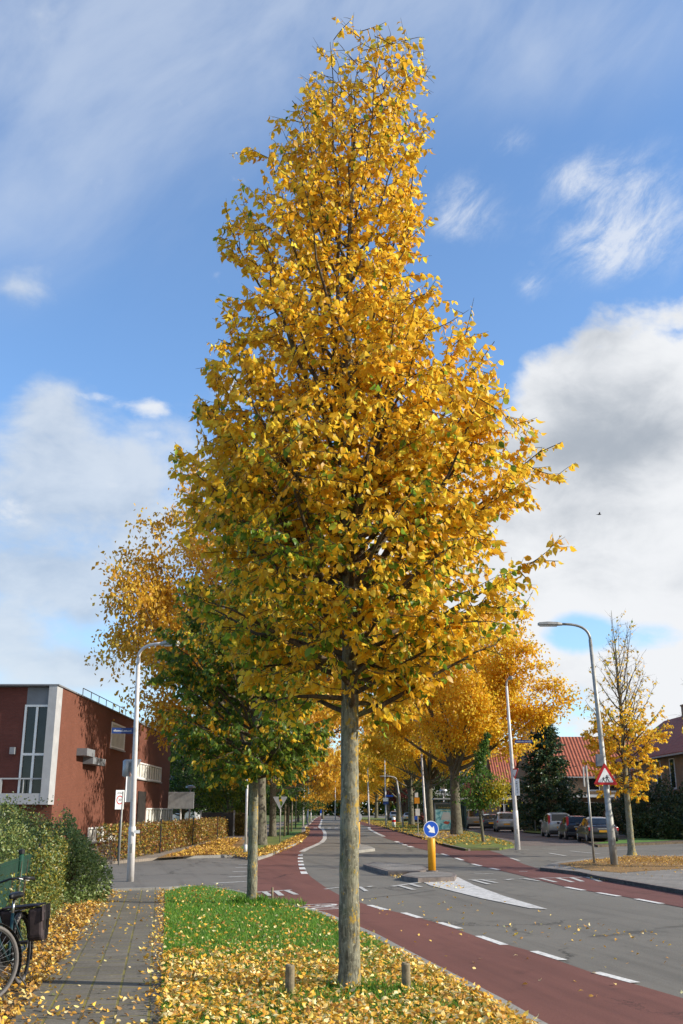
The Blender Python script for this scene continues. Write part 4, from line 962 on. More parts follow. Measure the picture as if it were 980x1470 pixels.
SHR = np.array([(.11, .165, .04), (.14, .195, .05), (.08, .125, .03), (.20, .24, .06), (.23, .22, .05)])
fence_pts = [Vector((-3.35, 7.6, 0)), Vector((-4.28, 13.0, 0)), Vector((-4.68, 15.3, 0)), Vector((-5.08, 17.6, 0)), Vector((-5.48, 19.9, 0))]
off = Vector((-.92, -.1, 0))
hedge('overgrown_hedge', 'loose green overgrown hedge with upright shoots behind the green fence', [p+off for p in fence_pts]+[Vector((-6.2, 21.0, 0))], 1.0, 1.32, 42000, SHR, .055, 4, .12, .13, hf=lambda t: .86+.16*t)
hedge('overgrown_hedge', 'low creeping greenery grown through the fence along the pavement edge', [p+Vector((.10, 0, 0)) for p in fence_pts[1:]], .26, 1.1, 13000, np.concatenate([SHR, [(.30, .26, .03), (.26, .20, .02)]]), .05, 6, .12, .06, hf=lambda t: .36+.64*clampf((t-.34)/.3, 0, 1))
bush('bushy_shrub', 'rounded grey-green shrub bulging over the pavement at the fence end', (-5.62, 21.0), .84, .9, 1.42, 17000, np.array([(.12, .175, .055), (.15, .20, .06), (.09, .14, .04), (.20, .24, .08)])*1.55, .055, None, 5, lump=.18)
bush('bushy_shrub', 'taller feathery green shrub in front of the school wall, behind the fence end', (-7.4, 23.4), 1.5, 1.2, 1.72, 15000, SHR*1.15, .06, None, 12, lump=.12)
BEE = np.array([(.30, .13, .02), (.38, .20, .03), (.22, .20, .03), (.42, .30, .04), (.16, .16, .025), (.25, .08, .02)])
h1 = [at(150, 1236), at(212, 1225), at(262, 1214), at(300, 1205), at(330, 1198)]
hedge('beech_hedge', 'autumn beech hedge, copper to yellow, along the pavement before the school', h1, .7, 1.12, 26000, BEE, .11, 8, .05)
hedge('clipped_hedge', 'tan clipped hedge end beyond the dark gate', [at(326, 1199), at(352, 1199)], .8, 1.5, 4000, np.array([(.26, .20, .05), (.30, .22, .05), (.2, .17, .04)]), .13, 9)
DK = np.array([(.035, .068, .022), (.05, .09, .028), (.026, .05, .018), (.085, .115, .032), (.11, .10, .03)])
def spot(px, Y): p = atY(px, 1163, Y); return (p.x, Y)
for i, (px, Y, rx, h, lb) in enumerate(((905, 78, 1.7, 3.2, 'dark shrub under the half-bare tree by the brown house'), (940, 74, 2.0, 3.7, 'largest dark evergreen shrub before the brown house wall'), (975, 70, 1.8, 3.2, 'dark rounded shrub cut by the right edge'), (922, 68, 1.0, 1.4, 'low dark dome shrub near the garden path'), (958, 66, .9, 1.2, 'small ball-shaped dark shrub at the path edge'), (1000, 66, 1.6, 2.4, 'dark shrub just at the picture edge beside the path'))):
    bush('garden_shrub', lb, spot(px, Y), rx, rx*.9, h, 5500, DK, .16, 'dark garden shrubs by the brown house', 20+i)
hedge('garden_hedge', 'dark green hedge behind the row of three parked cars', [spot(752, 97), spot(800, 93), spot(870, 88)], 1.2, 2.0, 9000, DK, .2, 31, .15)
hedge('garden_hedge', 'tall dark hedge behind the silver cars and lamp, under the conifer', [spot(736, 112), spot(764, 106)], 1.0, 2.2, 3500, DK, .2, 32, .15)
hedge('garden_hedge', 'dark greenery behind the bus shelter', [spot(606, 104), spot(668, 118)], 1.0, 2.6, 6000, DK, .22, 33, .3)

# ------------------------------------------------------------------ street furniture
def text_mesh(name, s, size, m, parent, origin, ux, n, ext=.002):
    cu = bpy.data.curves.new(name, 'FONT'); cu.body = s; cu.size = size; cu.align_x = 'CENTER'; cu.align_y = 'CENTER'; cu.extrude = ext
    ob = bpy.data.objects.new(name, cu); COL.objects.link(ob); bpy.context.view_layer.update()
    me = bpy.data.meshes.new_from_object(ob.evaluated_get(bpy.context.evaluated_depsgraph_get())); bpy.data.objects.remove(ob)
    ux = Vector(ux).normalized(); n = Vector(n).normalized(); uy = n.cross(ux)
    mt = Matrix((ux, uy, n)).transposed().to_4x4(); mt.translation = Vector(origin); me.transform(mt); me.materials.clear(); me.materials.append(m)
    o = bpy.data.objects.new(name, me); COL.objects.link(o); o.parent = parent; return o
def frame_fn(o, ux, uy, n):
    o, ux, uy, n = Vector(o), Vector(ux).normalized(), Vector(uy).normalized(), Vector(n).normalized()
    return lambda u, v, w: o+ux*u+uy*v+n*w
def strokes(mb, fn, x0, x1, y0, y1, seed, w=.0025, gap=.35):       # illegible lettering: short upright and round strokes
    rnd = random.Random(seed); h = y1-y0; x = x0
    while x < x1:
        cw = h*rnd.uniform(.35, .6); k = rnd.random(); lo = y0-(h*.25 if rnd.random() < .12 else 0); hi = y1 if rnd.random() < .3 else y0+h*.68; t = h*.14
        for a, b, c, d in ([(x, x+t, lo, hi)]+([(x, x+cw, hi-t, hi)] if k < .6 else [])+([(x+cw-t, x+cw, y0, hi)] if k < .7 else [])+([(x, x+cw, y0, y0+t)] if k > .35 else [])):
            mb.face([fn(a, c, w), fn(b, c, w), fn(b, d, w), fn(a, d, w)])
        x += cw+h*.16+(h*.3 if rnd.random() < .08 else 0)
def lamp(label, base, top, head, head_len, r0, r1, m='whitepole', group='street lamps', collar=None, bend=.9):
    """pole from base, leaning to top, swept arm to head (world points)."""
    b, tp, hd = Vector(base), Vector(top), Vector(head); r = thing('street_lamp', b, label, 'street lamp', group)
    tp -= b; hd -= b; d = (hd-Vector((tp.x, tp.y, hd.z)))
    mb = MB(); low = Vector((tp.x, tp.y, 0))
    z1 = tp.z*.22
    mb.tube([(0, 0, -.1), tp*(.22), tp*.225], [r0, r0, r0*.82], 12); mb.tube([tp*.225, tp*.6, tp], [r0*.82, (r0+r1)*.45, r1], 12)
    mb.build('pole', M[m], r, smooth=True, fixn=True)
    a = MB(); p0 = tp; p3 = hd; c1 = tp+tp.normalized()*(hd.z-tp.z)*1.05; pts = []
    for k in range(11):
        t = k/10; q0 = p0.lerp(c1, t); q1 = c1.lerp(p3, t); pts.append(q0.lerp(q1, t))
    a.tube(pts, r1*.8, 8); a.build('arm', M[m], r, smooth=True)
    dd = (pts[-1]-pts[-2]).normalized(); sd = dd.cross(Vector((0, 0, 1))).normalized(); up = sd.cross(dd)
    h = MB(); L = head_len; prof = [(-.02, .045, .04), (L*.18, .10, .07), (L*.6, .11, .08), (L*.95, .07, .06), (L, .03, .03)]
    ring = []
    for x, w, t in prof:
        c = pts[-1]+dd*x; ring.append([c+sd*w+up*-.01, c+sd*w*.7+up*t, c-sd*w*.7+up*t, c-sd*w+up*-.01, c-sd*w*.75-up*.05, c+sd*w*.75-up*.05])
    for A_, B_ in zip(ring, ring[1:]):
        for i in range(6): h.face([A_[i], A_[(i+1) % 6], B_[(i+1) % 6], B_[i]])
    h.face(ring[0]); h.face(ring[-1]); hl = h.build('lamp_head', M['greypole'], r, fixn=True)
    g = MB(); c0, c1_ = pts[-1]+dd*L*.2-up*.055, pts[-1]+dd*L*.92-up*.055
    g.prism([(-.06, 0), (.06, 0), (.05, -.03), (-.05, -.03)], 0, (c1_-c0).length, lambda u, v, w: c0+sd*u+up*v+dd*w); g.build('diffuser', M['schoolwin'], hl, fixn=True)
    hatch = MB(); f = frame_fn(tp.normalized()*.75+Vector((0, -r0-.002, 0)), (1, 0, 0), (0, 0, 1), (0, -1, 0)); hatch.prism([(-.035, -.12), (.035, -.12), (.035, .12), (-.035, .12)], 0, .008, f); hatch.build('access_hatch', M['greypole'], r)
    return r
bl = at(187, 1260); lampL = lamp('tall white lamp post on the left carrying the blue street name plate', bl, atY(198.5, 945, bl.y), atY(232, 924, bl.y-.2), .55, .098, .055)
br = at(882, 1242); lampR = lamp('grey lamp post on the right carrying the children warning triangle, head curving left', br, atY(847, 918, br.y), atY(806, 896, br.y), .85, .125, .06, 'greypole')
by = at(743, 1217); lampY = lamp('white lamp post with the red-edged yield sign beside the parking street', by, atY(727, 985, by.y), atY(731, 974, by.y-.6), .5, .13, .06)
GL = 'far lamp posts along the road'
def far_lamp(px, Y, toppy, lb, lean=0, rz=0):
    p = atY(px, 1163, Y); z = atY(px, toppy, Y).z; return lamp(lb, (p.x, Y, 0), (p.x+lean, Y, z), (p.x+lean+1.2*rz, Y, z+.4), .6, .11, .06, 'whitepole', GL)
far_lamp(611, 84, 1040, 'tall thin white lamp post in front of the golden elms beside the bus shelter', -.35, -1)
far_lamp(578.5, 108, 1120, 'far white pole leaning beside an elm trunk left of the orange bus stop sign', -.6, -1)
far_lamp(529.5, 135, 1065, 'far white lamp post just right of the nearest trunk', -.2, -1)
far_lamp(554, 124, 1090, 'far slim lamp post carrying the small blue plates', -.1, -1)
far_lamp(435, 118, 1098, 'left of a pair of far lamp posts on the left verge', .1, 1)
far_lamp(441.5, 135, 1118, 'right of a pair of far lamp posts on the left verge', .1, 1)
far_lamp(446, 175, 1120, 'third far lamp post on the left verge, thinner than the pair before it', .1, 1)
far_lamp(481, 200, 1115, 'far lamp post standing behind the nearest trunk beside the road end', 0, 1)
p = at(352, 1225)
tag(MB().tube([(p.x, p.y, 0), (p.x, p.y, .35)], .075, 10).tube([(p.x, p.y, .35), (p.x, p.y, 3.9)], .05, 10).build('post', M['whitepole'], None, smooth=True), 'plain white post close behind the second tree trunk', 'post')
def park_lamp(px, Y, py, lb):
    p = atY(px, 1163, Y); h = atY(px, py, Y).z; r = thing('park_lamp', (p.x, Y, 0), lb, 'lamp', 'short mushroom-headed lamps')
    MB().tube([(0, 0, -.05), (0, 0, h-.2)], [.07, .05], 10).build('pole', M['whitepole'], r, smooth=True)
    h_ = MB(); h_.tube([(0, 0, h-.25), (0, 0, h-.12), (0, 0, h-.1), (0, 0, h+.03), (0, 0, h+.1)], [.14, .17, .38, .34, .06], 16); h_.build('lamp_head', M['signback'], r, smooth=False); return r
park_lamp(272, 78, 1129, 'short white lamp with flat cap in front of the dark trees by the school')
park_lamp(767, 93, 1110, 'short mushroom-headed lamp left of the conifer')
park_lamp(637, 95, 1134, 'short lamp showing above the bus shelter')

def plate(root, name, c, w, h, n, m, rim=None, thick=.012, rows=None, seed=1):
    n = Vector(n).normalized(); ux = Vector((0, 0, 1)).cross(n).normalized(); f = frame_fn(c, ux, (0, 0, 1), n)
    o = MB().prism([(-w/2, -h/2), (w/2, -h/2), (w/2, h/2), (-w/2, h/2)], 0, thick, f).build(name, m, root, fixn=True); return o, f
def name_plate(label, c, w, h, n, seed):
    r = thing('street_name_sign', c, label, 'street sign'); o, f = plate(r, 'plate', (0, 0, 0), w, h, n, M['nameblue'])
    mb = MB(); strokes(mb, f, -w*.42, w*.40, -h*.16, h*.2, seed, .016)
    mb.build('lettering', M['white'], o); 
    b = MB(); 
    for u in (-w/2, w/2): b.box(-.01, .01, -.01, .01, 0, .01)
    return r
c = atY(176, 1049, bl.y+.02); name_plate('blue street name plate on the left white lamp post', c, .60, .16, (.25, -1, 0), 3)
c = atY(751.5, 1064.5, by.y); name_plate('blue street name plate sticking out of the lamp post with the yield sign', c, .88, .14, (-.06, -1, 0), 5)
def tri(s, up=True):
    h = s*math.sqrt(3)/2; k = 1 if up else -1; P_ = []
    base = [(-s/2, -h/3*k), (s/2, -h/3*k), (0, h*2/3*k)]
    for i in range(3):                      # rounded corners
        a, b, c = Vector(base[i-1]), Vector(base[i]), Vector(base[(i+1) % 3]); u, v = (a-b).normalized(), (c-b).normalized()
        for t in (0, .33, .66, 1): P_.append(tuple(b+(u*(1-t)+v*t)*s*.06))
    return P_
def tri_sign(label, c, s, n, up, root_name='warning_sign', cat='traffic sign'):
    n = Vector(n).normalized(); ux = Vector((0, 0, 1)).cross(n).normalized(); r = thing(root_name, c, label, cat); f = frame_fn((0, 0, 0), ux, (0, 0, 1), n)
    o = MB().prism(tri(s, up), 0, .014, f).build('plate', M['signred'], r, fixn=True)
    MB().prism(tri(s*.66, up), .0142, .018, f).build('white_field', M['white'], r, fixn=True)
    MB().prism(tri(s*.98, up), -.012, -.001, f).build('back', M['signback'], r, fixn=True)
    return r, f
c = atY(868.5, 1115, br.y-.16)
r, f = tri_sign('red-edged warning triangle with two walking children on the grey lamp post', c+Vector((0, 0, -.02)), .86, (.12, -1, 0), True)
mb = MB()
def fig(cx, cy, s, flip=1):
    g = lambda u, v, w: f(cx+u*s*flip, cy+v*s, w)
    parts = [[(.10*math.cos(a*math.pi/4), .42+.10*math.sin(a*math.pi/4)) for a in range(8)], [(-.10, .30), (.10, .30), (.13, -.02), (-.11, -.02)], [(-.11, -.01), (.0, -.01), (-.16, -.5), (-.26, -.48)], [(.0, -.01), (.13, -.01), (.36, -.42), (.26, -.5)],
             [(-.10, .30), (-.04, .24), (-.26, -.02), (-.32, .04)], [(.08, .30), (.12, .20), (.34, .06), (.38, .13)]]
    for p_ in parts: mb.prism(p_, .0182, .021, g)
fig(-.075, -.075, .17); fig(.055, -.045, .235)
mb.build('pictogram', M['black'], r, fixn=True)
c = atY(738.7, 1108.5, by.y-.16); tri_sign('narrow-looking red and white yield triangle on the white lamp post', c, .62, (-.86, -.5, 0), False, 'yield_sign')
c = atY(742, 1130, by.y-.17); r = thing('sub_plate_sign', c, 'small upright white plate under the yield triangle', 'traffic sign'); o, f = plate(r, 'plate', (0, 0, 0), .24, .80, (-.45, -1, 0), M['white']); mb = MB(); g = lambda u, v, w: f(-v, u, w); strokes(mb, g, -.28, .28, -.03, .05, 9, .014); mb.build('lettering', M['black'], o)
c = atY(190.5, 1098, bl.y+.1); r = thing('yield_sign', c, 'yield triangle seen from behind on the left white lamp post', 'traffic sign'); n = Vector((.25, 1, 0)).normalized(); f = frame_fn((0, 0, 0), Vector((0, 0, 1)).cross(n), (0, 0, 1), n)
MB().prism(tri(.52, False), -.006, .006, f).build('plate', M['signback'], r, fixn=True)
MB().prism(tri(.50, False), .0065, .010, f).build('front', M['signred'], r, fixn=True)
c = atY(185, 1133, bl.y+.04); r = thing('sub_plate_sign', c, 'narrow white plate seen edge-on below the back of the yield triangle', 'traffic sign'); plate(r, 'plate', (0, 0, 0), .26, .68, (.8, -.6, 0), M['white'])
c = atY(181, 1103, bl.y+.10); r = thing('round_mirror', c, 'oval grey box on the left lamp post beside the yield triangle', 'sign box'); b = MB(); b.tube([(0, 0, -.24), (0, 0, -.2), (0, 0, .2), (0, 0, .24)], [.05, .10, .10, .05], 10); b.build('housing', M['signback'], r, smooth=True); b = MB(); b.box(.08, .2, -.02, .02, -.03, .03); b.build('bracket', M['greypole'], r)
c = atY(196, 1194, bl.y-.1); r = thing('small_plate_sign', (c.x, c.y, c.z), 'tiny white plate low on the left white lamp post', 'sign'); plate(r, 'plate', (0, 0, 0), .17, .08, (.1, -1, 0), M['white'])
c = atY(865, 1098, br.y+.02); r = thing('control_box', (c.x-.12, br.y, c.z+.15), 'small dark box on the grey lamp post above the warning triangle', 'box'); b = MB(); b.box(-.10, .10, -.09, .09, -.2, .2); b.build('housing', M['greypanel'], r, bevel=.01); b = MB(); b.box(.10, .2, -.02, .02, -.03, .03); b.build('bracket', M['greypole'], r)
# 30 zone sign
p = at(170, 1240); r = thing('zone_sign', p, 'white 30 zone sign with red ring on a thin post before the school hedge', 'traffic sign')
MB().tube([(0, 0, -.05), (0, 0, atY(170, 1136, p.y).z)], .03, 8).build('post', M['greypole'], r, smooth=True)
cz = atY(172, 1148, p.y); o, f = plate(r, 'plate', (cz.x-p.x, -.045, cz.z), .30, .64, (.5, -1, 0), M['white'])
mb = MB(); R0, R1 = .088, .115
for i in range(32):
    a, b = 2*math.pi*i/32, 2*math.pi*(i+1)/32; q = lambda r_, t: f(r_*math.cos(t), -.01+1.3*r_*math.sin(t), .014)
    mb.face([q(R0, a), q(R1, a), q(R1, b), q(R0, b)])
mb.build('red_ring', M['signred'], o)
nn = Vector((.5, -1, 0)).normalized(); ux = Vector((0, 0, 1)).cross(nn)
text_mesh('number', '30', .12, M['black'], o, f(0, -.01, .014), ux, nn); text_mesh('word', 'ZONE', .075, M['black'], o, f(0, .215, .014), ux, nn)
# triangular sign back on the left verge
p = at(401.5, 1209); r = thing('yield_sign', p, 'grey back of a triangular sign on its own post beside the thick left elms', 'traffic sign'); z = atY(401, 1150, p.y).z
MB().tube([(0, 0, -.05), (0, 0, z+.3)], .035, 8).build('post', M['greypole'], r, smooth=True)
f = frame_fn((-.02, -.04, z), (1, .1, 0), (0, 0, 1), (.1, -1, 0)); MB().prism(tri(.86, False), 0, .012, f).build('plate', M['signback'], r, fixn=True)
p = atY(259, 1163, 70); r = thing('basketball_backboard', (p.x, 70, 0), 'grey rectangular board on a post behind the beech hedge end', 'board'); z = atY(259, 1149, 70).z
MB().tube([(0, .1, 0), (0, .1, z+.2)], .06, 8).build('post', M['whitepole'], r); MB().box(-.88, .88, -.03, .03, z-.55, z+.55).build('board', M['signback'], r, bevel=.02)
# keep-right bollards
def bollard(p, h, label, sign, faded):
    r = thing('traffic_bollard', p, label, 'bollard'); MB().tube([(0, 0, -.08), (0, 0, h-.02), (0, 0, h)], [.115, .115, .10], 20).build('post', M['signyellow'], r, smooth=True)
    b = MB(); b.tube([(0, 0, 0), (0, 0, .03)], .17, 20); b.build('foot_plate', M['kerbdark'], r)
    zc = h+.26; n = Vector((.22, -1, 0)).normalized(); ux = Vector((0, 0, 1)).cross(n).normalized(); f = frame_fn((0, -.03, zc), ux, (0, 0, 1), n)
    MB().tube([(0, 0, h), (0, 0, zc)], .035, 8).build('sign_stem', M['greypole'], r)
    ci = lambda q, k=36: [(q*math.cos(2*math.pi*i/k), q*math.sin(2*math.pi*i/k)) for i in range(k)]
    if sign:
        d = MB().prism(ci(.235), -.01, .004, f).build('sign_disc', M['white'], r, fixn=True); MB().prism(ci(.218), .0042, .008, f).build('blue_field', M['signblue'], d, fixn=True)
        a = math.radians(-45); ro = lambda u, v: (u*math.cos(a)-v*math.sin(a), u*math.sin(a)+v*math.cos(a))
        ar = [(u*.83, v*.83) for u, v in [(-.17, .055), (-.005, .055), (-.005, .145), (.20, 0), (-.005, -.145), (-.005, -.055), (-.17, -.055)]]
        MB().prism([ro(u+.0, v) for u, v in ar], .0082, .011, f).build('arrow', M['white'], d, fixn=True)
    else:
        f2 = frame_fn((0, .03, zc), -ux, (0, 0, 1), -n); d = MB().prism(ci(.235), -.01, .004, f2).build('sign_disc', M['signback'], r, fixn=True); MB().prism(ci(.218), .0042, .008, f2).build('blue_field', M['signblue'], d, fixn=True)
    return r
p = at(620, 1251, .02); bollard((p.x, p.y, .02), .93, 'yellow bollard with round blue keep-right arrow sign on the traffic island', True, 0)
p = at(513.5, 1212, .02); bollard((p.x, p.y, .02), 1.12, 'yellow bollard with grey disc back, peeking out right of the nearest trunk', False, 0)
p = at(565, 1187); r = thing('striped_bollard', p, 'short white bollard with red band on the far right verge', 'bollard'); MB().tube([(0, 0, -.05), (0, 0, .95), (0, 0, 1.0)], [.2, .2, .14], 14).build('post', M['white'], r, smooth=True); b = MB(); b.tube([(0, 0, .5), (0, 0, .75)], .204, 14, False); b.build('red_band', M['signred'], r)
# small posts
for px, py, h, lb in ((415.5, 1433, .30, 'left of the two short weathered posts flanking the nearest trunk'), (583, 1427, .285, 'right of the two short weathered posts flanking the nearest trunk')):
    p = at(px, py); r = thing('wooden_post', p, lb, 'post', 'short wooden posts beside the tree'); b = MB(); b.tube([(0, 0, -.1), (0, 0, h-.012), (.002, 0, h)], [.046, .045, .038], 18); b.build('post_body', M['wood'], r, smooth=False)
    b = MB(); b.torus((0, 0, h-.001), .022, .0025, (0, 0, 1), 18, 4); b.build('ring_crack', M['twig'], r)
p = at(390.5, 1292); tag(MB().tube([(p.x, p.y, -.05), (p.x, p.y, .24)], .022, 8).build('marker_stake', M['wood'], None, smooth=True), 'thin dark stake at the verge tip beside the second tree', 'stake')
p = at(853, 1239); r = thing('sign_pole', p, 'thin grey pole with a flat sign seen edge-on, left of the warning triangle post', 'sign post'); tp = atY(841, 1099, p.y)-p
MB().tube([(0, 0, -.05), tp], [.042, .038], 10).build('pole', M['greypole'], r, smooth=True); f = frame_fn(tp+Vector((-.10, 0, -.38)), (.35, 1, 0), (0, 0, 1), (-1, .35, 0)); MB().prism([(-.2, -.34), (.2, -.34), (.2, .34), (-.2, .34)], -.008, .008, f).build('plate', M['signback'], r, fixn=True)
# bus stop
p = at(600, 1196); r = thing('bus_stop_sign', p, 'bus stop pole with orange square flag and timetable plates', 'bus stop sign'); Y = p.y
def rel(px, py): return atY(px, py, Y)-Vector(p)
MB().tube([(0, 0, -.05), rel(598.5, 1137)], .04, 8).build('pole', M['greypole'], r)
for nm, x0, y0, x1, y1, m in (('orange_flag', 594.5, 1145, 602, 1153.5, 'orange'), ('top_plate', 595, 1138, 600, 1144.5, 'white'), ('timetable', 596, 1161, 602.5, 1171, 'white'), ('blue_plate', 594.5, 1171.5, 599, 1177, 'signblue')):
    a, b = rel(x0, y0), rel(x1, y1); MB().box(a.x, b.x, -.07, -.045, b.z, a.z).build(nm, M[m], r)
for px, py, w, h, m, lb in ((553.5, 1148, .62, .42, 'white', 'small white plate high on a far lamp post on the right verge'), (553.5, 1152.6, .66, .34, 'nameblue', 'dark blue plate under the small white plate on the far lamp post'), (559, 1142.5, .85, .2, 'signblue', 'pale blue name plate at the top of the far lamp post')):
    c = atY(px, py, 123.7); r = thing('small_plate_sign', c, lb, 'sign'); plate(r, 'plate', (0, 0, 0), w, h, (0, -1, 0), M[m])
c = atY(462, 1166, 260); r = thing('road_end_sign', (c.x, 260, 0), 'blue and white sign board at the far end of the road', 'sign'); a, b = atY(459.5, 1162, 260).z, atY(459.5, 1170.5, 260).z
MB().box(-.45, .45, -.03, .03, b+.5, a).build('plate', M['signblue'], r); MB().box(-.45, .45, -.05, -.031, b, b+.49).build('white_plate', M['white'], r); MB().tube([(0, .05, 0), (0, .05, a)], .05, 6).build('post', M['greypole'], r)

def shelter():
    p = at(634, 1193); Y = p.y; r = thing('bus_shelter', p, 'glass bus shelter with dark posts and a teal poster panel', 'bus shelter')
    def q(px, py, Y_=Y): return atY(px, py, Y_)-Vector(p)
    a, b = q(625.5, 1190.5), q(652, 1154.5); x0, x1, z0, z1 = a.x, b.x, max(.15, a.z), b.z
    mb = MB()
    for u in ((x0-.08, x0), (x1, x1+.08)): mb.box(u[0], u[1], -.1, .1, 0, z1+.08)
    mb.box(x0, x1, -.1, .1, z1, z1+.08); mb.box(x0, x1, -.1, .1, z0-.1, z0); pf = mb.build('poster_frame', M['greypanel'], r)
    MB().box(x0, x1, -.06, .06, z0, z1).build('poster', M['poster'], pf)
    mb = MB(); f = lambda u, v, w: Vector((u, -.0605-w, v)); strokes(mb, f, x0+.3, x1-.25, z1-.34, z1-.2, 4, .003); strokes(mb, f, x0+.4, x1-.15, z1-.58, z1-.46, 8, .003); mb.build('lettering', M['ad_gold'], pf)
    mb = MB(); cx, cz = (x0+x1)/2+.1, z0+.55
    mb.prism([(cx+.26*math.cos(t)*(1+.25*math.sin(5*t)), cz+.13*math.sin(t)*(1+.2*math.sin(4*t))) for t in np.linspace(0, 6.1, 20)], 0, .004, lambda u, v, w: Vector((u, -.0605-w, v))); mb.build('poster_shape', M['ad_red'], pf, fixn=True)
    mb = MB(); mb.prism([(cx-.5, cz+.25), (cx+.45, cz+.22), (cx+.3, cz+.85), (cx-.25, cz+.9)], 0, .003, lambda u, v, w: Vector((u, -.0605-w, v))); mb.build('poster_shape', M['concrete'], pf, fixn=True)
    L = q(668, 1160).x; D = 1.5; H = 2.62
    mb = MB()
    for x, y in ((x0, D), (L, -.0), (L, D), (x0+(L-x0)*.5, D)): mb.box(x-.05, x+.05, y-.05, y+.05, 0, H)
    mb.build('post', M['bikeblue'], r)
    mb = MB(); mb.box(x0, L, D-.012, D+.012, .25, H-.15); mb.box(L-.012, L+.012, .06, D-.06, .25, H-.15); mb.build('glass_wall', M['shelterglass'], r)
    MB().box(x0-.15, L+.15, -.3, D+.2, H, H+.14).build('roof', M['signback'], r, bevel=.03)
    MB().box(x0+.5, L-.4, D-.55, D-.15, .42, .48).build('bench', M['wood'], r)
    return r
shelter()

# ------------------------------------------------------------------ fences on the left
def mesh_panel(mb, a, b, z0, z1, dx, dz, t=.004):
    a, b = Vector(a), Vector(b); L = (b-a).length; d = (b-a).normalized(); n = Vector((-d.y, d.x, 0))*t
    k = int(L/dx)
    for i in range(k+1):
        p = a+d*(L*i/k); mb.face([p-d*t+Vector((0, 0, z0)), p+d*t+Vector((0, 0, z0)), p+d*t+Vector((0, 0, z1)), p-d*t+Vector((0, 0, z1))])
    for j in range(int((z1-z0)/dz)+1):
        z = z0+j*dz; mb.face([a+n+Vector((0, 0, z-t)), b+n+Vector((0, 0, z-t)), b+n+Vector((0, 0, z+t)), a+n+Vector((0, 0, z+t))])
fr = thing('mesh_fence', fence_pts[0], 'green mesh fence with dark green privacy cloth beside the bicycle', 'fence'); o = fence_pts[0]
HF = 1.14
for p in fence_pts:
    q = p-o; b = MB().tube([q+Vector((0, 0, -.05)), q+Vector((0, 0, HF))], .035, 10).build('post', M['green'], fr, smooth=True)
    MB().tube([q+Vector((0, 0, HF)), q+Vector((0, 0, HF+.05)), q+Vector((0, 0, HF+.06))], [.046, .046, .03], 10).build('cap', M['black'], b)
mb = MB(); cl = MB()
for a, b in zip(fence_pts, fence_pts[1:]):
    a, b = a-o, b-o; mesh_panel(mb, a, b, .05, HF-.02, .06, .2); n = Vector((-(b-a).y, (b-a).x, 0)).normalized()*.02; k = 10
    for i in range(k):
        p0, p1 = a.lerp(b, i/k)+n*(1+.5*math.sin(i*2)), a.lerp(b, (i+1)/k)+n*(1+.5*math.sin(i*2+2)); cl.face([p0+Vector((0, 0, .42)), p1+Vector((0, 0, .42)), p1+Vector((0, 0, HF-.05)), p0+Vector((0, 0, HF-.05))])
mb.build('mesh_panel', M['green'], fr); cl.build('privacy_cloth', M['cloth'], fr)
hf_ = [h1[0]+Vector((.5, -.15, 0)), h1[1]+Vector((.5, 0, 0)), h1[2]+Vector((.5, 0, 0)), h1[3]+Vector((.5, 0, 0)), h1[4]+Vector((.3, 0, 0))]
fr = thing('railing_fence', hf_[0], 'dark thin mesh fence on black posts in front of the beech hedge', 'fence'); o = hf_[0]; mb = MB()
for a, b in zip(hf_, hf_[1:]):
    mesh_panel(mb, a-o, b-o, .05, 1.3, .14, .3, .006)
    for t in (0,): q = a.lerp(b, t)-o; MB().tube([q, q+Vector((0, 0, 1.4))], .03, 8).build('post', M['black'], fr)
mb.build('mesh_panel', M['black'], fr)
p = at(311, 1201); r = thing('gate_panel', p, 'dark closed gate between the beech hedge and the tan hedge end', 'gate'); b = MB(); b.box(-1.1, 1.1, -.04, .04, .05, 1.6); b.build('panel', M['black'], r, bevel=.01); b = MB(); b.box(-1.2, -1.1, -.06, .06, 0, 1.75); b.box(1.1, 1.2, -.06, .06, 0, 1.75); b.build('frame', M['greypanel'], r)
# support stakes of the young trees in the far left verge
for px, py, h, lb in ((408, 1201, 2.2, 'leftmost thin tree stake on the left verge beyond the sign back'), (413, 1199, 2.0, 'thin tree stake between two others on the left verge'), (418, 1194, 2.6, 'taller grey stake on the left verge near the orange marker'), (424, 1189, 3.2, 'slim pale trunk-like stake before the pair of far lamp posts')):
    p = at(px, py); tag(MB().tube([(p.x, p.y, -.05), (p.x+.05, p.y, h)], [.07, .055], 7).build('tree_stake', M['wood'], None, smooth=True), lb, 'stake', 'stakes on the left verge')

